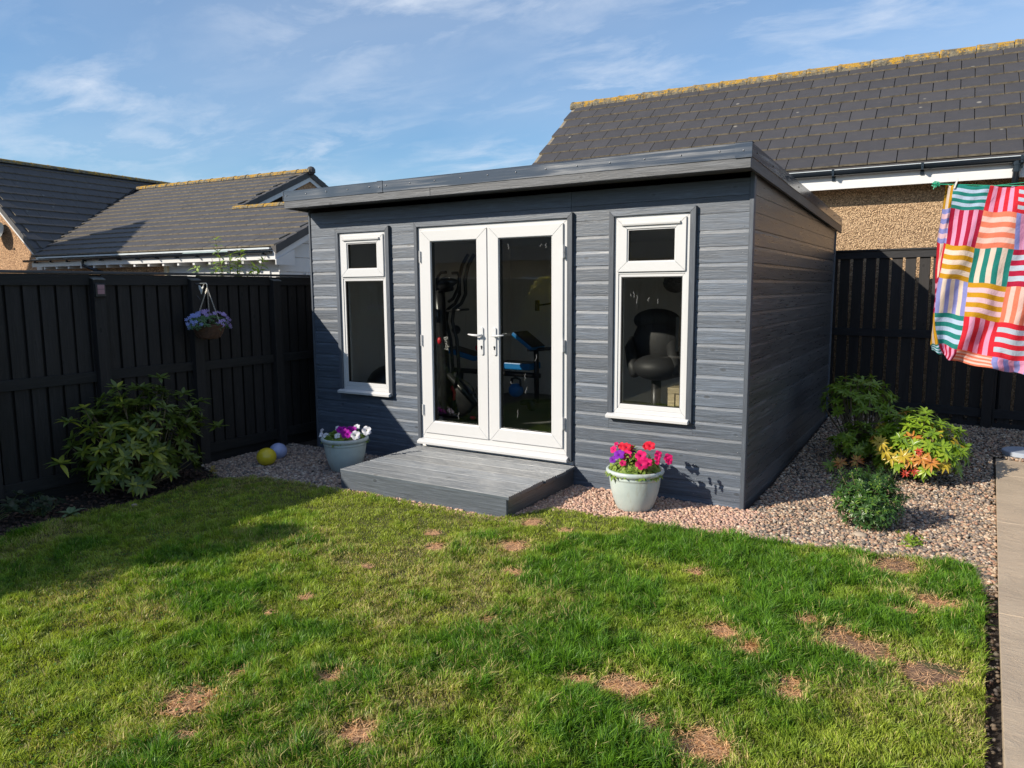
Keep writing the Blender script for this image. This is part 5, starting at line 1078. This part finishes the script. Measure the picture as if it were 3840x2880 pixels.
PT = [[('mus', 'cre', V_), ('lil', 'lpk', H_), ('red', 'cre', V_), ('crm', 'pnk', H_), ('mus', 'cre', V_), ('tea', 'lbl', H_)],
      [('tea', 'lbl', H_), ('crm', 'pnk', V_), ('mus', 'cre', H_), ('lil', 'cre', V_), ('tea', 'lbl', H_), ('crm', 'pnk', V_)],
      [('red', 'pnk', V_), ('cor', 'pal', H_), ('tea', 'cre', V_), ('mus', 'lpk', H_), ('red', 'pnk', V_), ('cor', 'pal', H_)],
      [('red', 'gbl', H_), ('lil', 'pnk', V_), ('crm', 'gbl', H_), ('cor', 'pal', V_), ('red', 'gbl', H_), ('lil', 'pnk', V_)],
      [('mus', 'cre', V_), ('tea', 'lbl', H_), ('red', 'pnk', V_), ('lil', 'cre', H_), ('crm', 'pnk', V_), ('cor', 'pal', H_)],
      [('lil', 'lpk', H_), ('cor', 'pal', V_), ('mus', 'cre', H_), ('tea', 'lbl', V_), ('red', 'pnk', H_), ('mus', 'cre', V_)],
      [('crm', 'pnk', V_), ('mus', 'cre', H_), ('lil', 'cre', V_), ('red', 'gbl', H_), ('tea', 'lbl', V_), ('cor', 'pal', H_)]]
SUB = 14
def quilt():
    nc, nr = len(GR)-1, 6; mb = MB(); idx = {}
    G3 = np.array(GR)  # (col,row,2)
    def pos(a, b):
        i = min(int(a), nc-1); j = min(int(b), nr-1); fa, fb = a-i, b-j
        p = (G3[i, j]*(1-fa)+G3[i+1, j]*fa)*(1-fb)+(G3[i, j+1]*(1-fa)+G3[i+1, j+1]*fa)*fb
        x, z = p; t_ = b/6
        y = QY+.045*(t_+.15)*math.sin(5.2*a+1.3*b+.5)+.010*(t_+.1)*math.sin(9*a-2*b)+.014*math.sin(2.5*b+3*a)+.004*math.sin(15*a+7*b)*math.sin(5*b-3*a)+.035*max(0, 1-abs(a-1.9-.35*(b-1))/.22)*t_*.7
        if a < 1: y += .13*(1-a)**1.5*(1 if b > .3 else b/.3)
        x += .012*math.sin(1.9*b+2.3*a+1)*t_+.004*math.sin(6.1*b+3*a)*t_
        return (x, y, z+.006*math.sin(7*a+b))
    ncol = nc*SUB; nrow = nr*SUB
    vs = [pos(i/SUB, j/SUB) for j in range(nrow+1) for i in range(ncol+1)]; fs = []; mi = []
    for j in range(nrow):
        for i in range(ncol):
            pc, pr_ = i//SUB, j//SUB; A, B, o = PT[pc][pr_]; u_ = (i % SUB) if o == 'v' else (j % SUB); st = u_*7//SUB
            if pc == 0 and o == 'v': st = u_*3//SUB
            fs.append((j*(ncol+1)+i, j*(ncol+1)+i+1, (j+1)*(ncol+1)+i+1, (j+1)*(ncol+1)+i)); mi.append(CN.index(A if st % 2 == 0 else B))
    mb.add(vs, fs); mb.mi = mi
    o = obj('patchwork_sheet', mb, CM, smooth=True, label='striped multicoloured patchwork sheet hanging from the clothes line at the right', cat='sheet'); sd = o.modifiers.new('thick', 'SOLIDIFY'); sd.thickness = .003; return o
quilt()
K0 = qs(5.70, 2.838)
ln = thing('clothes_line', K0, 'green clothes line with a knotted end above the fence', 'clothes line'); gm = plain('green_line', (.02, .30, .17), .4)
mb = MB(); mb.tube([K0, qs(5.79, 2.829), qs(6.2, 2.784), qs(6.8, 2.738), qs(8.2, 2.70)], .0035, 6); mb.tube([qs(6.25, 2.783, .01), qs(6.6, 2.80, .01), qs(8.2, 2.95, .3)], .0025, 5); obj('line', mb, gm, ln)
mb = MB(); r = random.Random(2); pts = [(K0[0]+r.uniform(-.028, .028), K0[1]+r.uniform(-.02, .02), K0[2]+r.uniform(-.024, .024)) for _ in range(16)]; mb.tube(pts, .005, 5); mb.tube([K0, (K0[0]-.015, K0[1], K0[2]-.04)], .004, 5); obj('knot', mb, gm, ln)
kd_ = Vector(K0)-Vector(CP); hk = Vector(CP)+kd_*((4.86-CP[1])/kd_.y)+Vector((-.01, 0, -.03))
mb = MB(); mb.tube([K0, tuple(hk)], .002, 5); obj('tie', mb, gm, ln); mb = MB(); mb.tube([tuple(hk), (hk.x, 4.93, hk.z)], .008, 6); obj('wall_hook', mb, M['steel'], ln)
x, y, z = qs(5.885, 2.813); pg = thing('clothes_peg', (x, y, z), 'grey clothes peg standing on the line at the sheet corner', 'clothes peg')
for s_ in (-1, 1):
    mb = MB(); mb.prism([(y-.012+s_*.005-.005, z-.028), (y-.012+s_*.005+.002, z-.028), (y-.012+s_*.008+.003, z+.05), (y-.012+s_*.008-.003, z+.05)], x-.006, x+.006, 0)
    mb.v = [(v[0]+(v[2]-z)*.28, v[1], v[2]) for v in mb.v]; obj('leg', mb, plain('peg_plastic', (.55, .53, .5), .5), pg)
mb = MB(); mb.tube([(x-.007, y-.012, z+.01), (x+.012, y-.012, z+.01)], .005, 8); obj('spring', mb, M['steel'], pg)

# ------------------------------------------------------------------ inside the room
cd = lambda x, y: (1560+x*.5666, 820+y*.5666); cw = lambda x, y: (2240+x*.5665, 760+y*.5665)
def T(x, y, yy, f=cd): return tuple(at(*f(x, y), 1, yy))
et = thing('elliptical_trainer', (1.3, .9, .155), 'black elliptical trainer with red details behind the left door', 'exercise machine'); bp = M['black_plastic']; redm = plain('red_plastic', (.62, .02, .035), .4)
Y = .75
mb = MB(); mb.tube([T(150, 450, Y), T(165, 700, Y), T(190, 1000, Y), T(215, 1290, Y)], [.07, .06, .06, .07], 10); obj('column', mb, bp, et, smooth=True)
mb = MB(); mb.tube([T(140, 460, Y-.05), T(200, 425, Y-.05), T(270, 415, Y-.05)], [.05, .075, .02], 10); mb.tube([T(160, 475, Y), T(240, 460, Y)], .03, 8); obj('console', mb, bp, et, smooth=True)
mb = MB(); mb.tube([T(138, 470, Y-.1), T(140, 390, Y-.1), T(165, 357, Y-.1), T(200, 355, Y-.1)], .017, 8); mb.tube([T(240, 360, Y+.1), T(275, 360, Y+.1), T(290, 390, Y+.1), T(278, 460, Y+.1), T(245, 530, Y+.1), T(215, 550, Y+.1)], .018, 8); obj('fixed_handle', mb, bp, et, smooth=True)
for dy, sh in ((-.18, 0), (.25, 40)):
    mb = MB(); mb.tube([T(385-sh, 235, Y+dy), T(345-sh, 310, Y+dy), T(325-sh, 400, Y+dy), T(328-sh, 500, Y+dy), T(300-sh, 560, Y+dy), T(250-sh, 600, Y+dy), T(240-sh, 680, Y+dy), T(270-sh, 800, Y+dy), T(285-sh, 1000, Y+dy), T(260-sh, 1120, Y+dy)], .020, 8); obj('arm', mb, bp, et, smooth=True)
mb = MB(); mb.tube([T(205, 612, Y), T(350, 600, Y)], .012, 8); mb.ball(T(265, 735, Y-.1), .05, 12); obj('crossbar', mb, bp, et, smooth=True)
mb = MB(); mb.ball(T(155, 808, Y-.12), .028, 10, sz=(1, .6, 1.4)); mb.ball(T(405, 855, Y), .024, 10, sz=(1, .6, 1.3)); mb.ball(T(376, 1318, .35), .026, 12, sz=(1.3, 1, .7)); mb.tube([T(235, 1110, Y-.15), T(255, 1150, Y-.15), T(250, 1200, Y-.15)], .016, 6); obj('red_detail', mb, redm, et, smooth=True)
mb = MB(); mb.ball(T(270, 1180, Y+.1), .24, 18, sz=(1.1, .3, .9)); mb.tube([T(150, 1290, Y-.2), T(420, 1330, Y+.1)], .03, 8); mb.tube([T(215, 1030, Y), T(400, 1230, Y)], .035, 8); obj('drive_housing', mb, bp, et, smooth=True)
mb = MB(); mb.tube([T(415, 1100, Y-.2), T(375, 1170, Y-.2), T(410, 1215, Y-.2)], .010, 6); obj('pedal_arm', mb, M['steel'], et)
tx = bpy.data.curves.new('txt', 'FONT'); tx.body = 'Body'; tx.size = .075; tx.extrude = .001; to = bpy.data.objects.new('txt', tx); COL.objects.link(to); bpy.context.view_layer.update()
dg = bpy.context.evaluated_depsgraph_get(); tme = bpy.data.meshes.new_from_object(to.evaluated_get(dg)); bpy.data.objects.remove(to); tme.materials.clear(); tme.materials.append(M['white'])
p = T(183, 782, Y-.085); o = inst('lettering', tme, et, p, Euler((R(90), R(78), 0)))
bn = thing('weight_bench', (1.7, 1.6, .155), 'weight bench with black and blue pads behind the right door', 'weight bench'); blue = plain('blue_vinyl', (.01, .19, .50), .4); Y = 1.45
def slabpad(name, P0_, P1_, w, th, mats):
    a, b = Vector(P0_), Vector(P1_); d = (b-a).normalized(); s_ = Vector((0, 1, 0)); u_ = d.cross(s_).normalized(); 
    if u_.z < 0: u_ = -u_
    mb = MB(); vs = [a+s_*k_*w+u_*h_ for h_ in (0, th) for k_ in (-1, 1)]+[b+s_*k_*w+u_*h_ for h_ in (0, th) for k_ in (-1, 1)]
    mb.add(vs, [(0, 1, 3, 2), (4, 6, 7, 5), (0, 4, 5, 1), (2, 3, 7, 6), (0, 2, 6, 4), (1, 5, 7, 3)]); mb.mi = [0, 0, 0, 1, 0, 0]; return obj(name, mb, mats, bn, bevel=.015)
slabpad('back_pad', T(235, 880, Y), T(420, 940, Y), .13, .07, [blue, bp]); slabpad('seat_pad', T(570, 985, Y), T(790, 1000, Y), .13, .08, [blue, bp]); slabpad('arm_pad', T(675, 765, Y), T(800, 870, Y), .16, .05, [blue, bp])
mb = MB(); mb.tube([T(795, 850, Y), T(800, 1220, Y)], .03, 8); mb.tube([T(240, 1000, Y), T(820, 1040, Y)], .03, 8); mb.tube([T(300, 990, Y), T(290, 1230, Y)], .03, 8); mb.tube([T(740, 870, Y), T(900, 860, Y)], .02, 8); mb.tube([T(700, 1220, Y-.3), T(890, 1200, Y+.3)], .03, 8); mb.ball(T(765, 1240, Y-.2), .06, 12, sz=(1, .5, 1)); obj('frame', mb, M['dark_metal'], bn, smooth=True)
mb = MB(); mb.tube([T(800, 575, 2.4), T(900, 560, 2.4)], .012, 6); mb.tube([T(803, 540, 2.4), T(803, 610, 2.4)], .03, 12); obj('barbell', mb, M['black_plastic'], bn)
kb = thing('kettlebell', (1.85, 1.1, .155), 'blue kettlebell on the floor under the weight bench', 'kettlebell')
p = T(662, 1135, 1.1); mb = MB(); mb.ball(p, .085, 16, sz=(1, 1, .9)); obj('bell', mb, plain('kb_blue', (.02, .15, .42), .4), kb, smooth=True)
mb = MB(); mb.tube([(p[0]-.06, p[1], p[2]+.04), (p[0]-.055, p[1], p[2]+.12), (p[0], p[1], p[2]+.14), (p[0]+.055, p[1], p[2]+.12), (p[0]+.06, p[1], p[2]+.04)], .014, 8); obj('handle', mb, M['dark_metal'], kb, smooth=True)
ac = thing('recliner_chair', (3.45, 1.3, .155), 'dark padded recliner chair behind the right window', 'armchair'); uph = plain('dark_upholstery', (.030, .031, .034), .55, var=.2); Y = 1.5
def blob(name, pts, rad, sz): 
    mb = MB(); mb.tube(pts, rad, 12); o_ = obj(name, mb, uph, ac, smooth=True); return o_
mb = MB(); mb.ball(T(395, 780, Y, cw), .20, 20, sz=(1.28, .5, .62)); obj('headrest', mb, uph, ac, smooth=True)
mb = MB(); mb.ball(T(390, 930, Y-.02, cw), .26, 20, sz=(1.0, .45, 1.05)); obj('backrest', mb, uph, ac, smooth=True)
mb = MB(); mb.ball(T(400, 1090, Y-.25, cw), .24, 20, sz=(1.05, 1.0, .55)); obj('seat', mb, uph, ac, smooth=True)
for u_ in (245, 520):
    mb = MB(); mb.tube([T(u_-10, 900, Y, cw), T(u_-25, 960, Y-.1, cw), T(u_-10, 1080, Y-.3, cw), T(u_+10, 1140, Y-.35, cw)], [.04, .06, .06, .05], 10); obj('armrest', mb, uph, ac, smooth=True)
mb = MB(); mb.tube([T(390, 1150, Y-.2, cw), (T(390, 1150, Y-.2, cw)[0], Y-.2, .17)], .05, 10); mb.ball((T(390, 1150, Y-.2, cw)[0], Y-.2, .17), .28, 20, sz=(1, 1, .1)); obj('base', mb, M['dark_metal'], ac, smooth=True)
oak = painted_wood('pale_oak', (.42, .34, .20), 0, hi=1.2, lo=.8, rough=.6, knots=False)
ob_ = thing('oak_table', (4.0, .5, .155), 'low pale oak table just inside the right window', 'table'); a = T(470, 1222, .35, cw); tz = a[2]
mb = MB(); mb.box(a[0], a[0]+.62, .33, .80, tz-.05, tz); obj('top', mb, oak, ob_, bevel=.004)
for x in (a[0]+.002, a[0]+.558):
    for y in (.332, .738): mb = MB(); mb.box(x, x+.06, y, y+.06, .156, tz-.051); obj('leg', mb, oak, ob_, bevel=.003)
mb = MB(); mb.box(a[0]+.063, a[0]+.557, .345, .365, tz-.16, tz-.052); obj('drawer_front', mb, oak, ob_, bevel=.003)
mo = thing('monitor', (3.95, .9, 1.0), 'thin dark computer monitor seen edge on in the right window', 'monitor'); a = T(520, 757, .8, cw); b = T(528, 985, .8, cw)
mb = MB(); mb.box(a[0], a[0]+.03, .80, 1.30, b[2], a[2]); obj('screen', mb, [plain('grey_screen', (.16, .16, .16), .4)], mo, bevel=.003); mb = MB(); mb.box(a[0]+.0, a[0]+.05, 1.0, 1.06, .16, b[2]); obj('stand', mb, M['dark_metal'], mo)
gb = MB(); q = T(770, 1360, .5, lambda x, y: (1000+x*.5606, 600+y*.5606)); gb.ball((.52, .62, .63), .27, 28); obj('exercise_ball', gb, M['black_plastic'], smooth=True, label='black exercise ball low in the left window', cat='exercise ball')
ls = MB(); a = T(520, 530, 1.6, cw); ls.ball(a, .13, 16, sz=(1, 1, .8)); obj('lamp_shade', ls, plain('patterned_shade', (.10, .10, .10), .7, var=.9, nscale=60), label='dark perforated lamp shade hanging at top of the right window', cat='lamp shade')

# ------------------------------------------------------------------ the garden behind the camera (seen in the glass)
rf = thing('rear_fence', (2, -13, 0), 'plain black fence across the far end of the garden, mirrored in the glass', 'fence')
for i in range(96):
    if i == 0: me = MB().box(-.068, .068, -.01, .01, 0, 2.0).mesh('fence_board', [M['fence']], (0, 0, 0))
    inst('fence_board', me, rf, (-5+i*.15, -12.5, 0), (0, 0, 0))
mb = MB(); mb.box(-5.1, 9.4, -12.55, -12.40, 2.003, 2.03); obj('capping', mb, plain('pale_cap', (.45, .45, .45), .6), rf)
mb = MB(); mb.box(-5.1, 9.4, -12.53, -12.513, 0, 1.98); obj('rail', mb, M['fence_x'], rf)
rhs = thing('opposite_house', (-1, -20, 0), 'pale house with grey roof opposite the garden room, mirrored in the glass', 'house')
mb = MB(); mb.box(-26, 5, -24, -18, 0, 2.8); obj('wall', mb, M['dash'], rhs)
mb = MB(); mb.prism([(-24.4, 2.75), (-17.6, 2.75), (-21, 5.0)], -26.4, 5.4, 0); obj('roof', mb, M['tile_left'], rhs)
for x in (-20, -17.5, -14, -11, -8, -4.5, -1.5, 1.5, 3.6): mb = MB(); mb.box(x, x+1.1, -17.99, -17.95, 1.0, 2.2); mb.box(x+.08, x+1.02, -17.949, -17.94, 1.08, 2.12, 1); obj('window', mb, [M['white_paint'], bpy.data.materials['window_dark']], rhs)
ct = thing('conifer', (.05, -5.15, 0), 'small yellow-green tree by the left fence, mirrored in the right door', 'tree')
mb = MB(); mb.tube([(.05, -5.15, 0), (.05, -5.15, 1.8)], [.03, .01], 8); obj('trunk', mb, M['stem'], ct)
n_ = 9000; hh = rng.random(n_)**.8; a = rng.uniform(0, 6.28, n_); r_ = (.55*(1-hh)**.6+.05)*(.55+.45*rng.random(n_))*(1+.25*np.sin(a*5+hh*14)); c = np.stack([.05+r_*np.cos(a), -5.15+r_*np.sin(a), .95+hh*.98], 1)
d = rng.normal(0, 1, (n_, 3)); d /= np.linalg.norm(d, axis=1)[:, None]; e_ = np.cross(d, [0, 0, 1.]); e_ /= np.linalg.norm(e_, axis=1)[:, None]+1e-6
v = np.stack([c-e_*.009, c+e_*.009, c+d*.045], 1).reshape(-1, 3)-np.array([.05, -5.15, 0]); me = fast_mesh('crown', v, np.arange(3*n_), 3, [leafm('conifer_leaf', [(.30, .28, .03), (.55, .46, .07)], .6, .6)]); o = bpy.data.objects.new('crown', me); COL.objects.link(o); o.parent = ct
print('objects', len(bpy.data.objects))
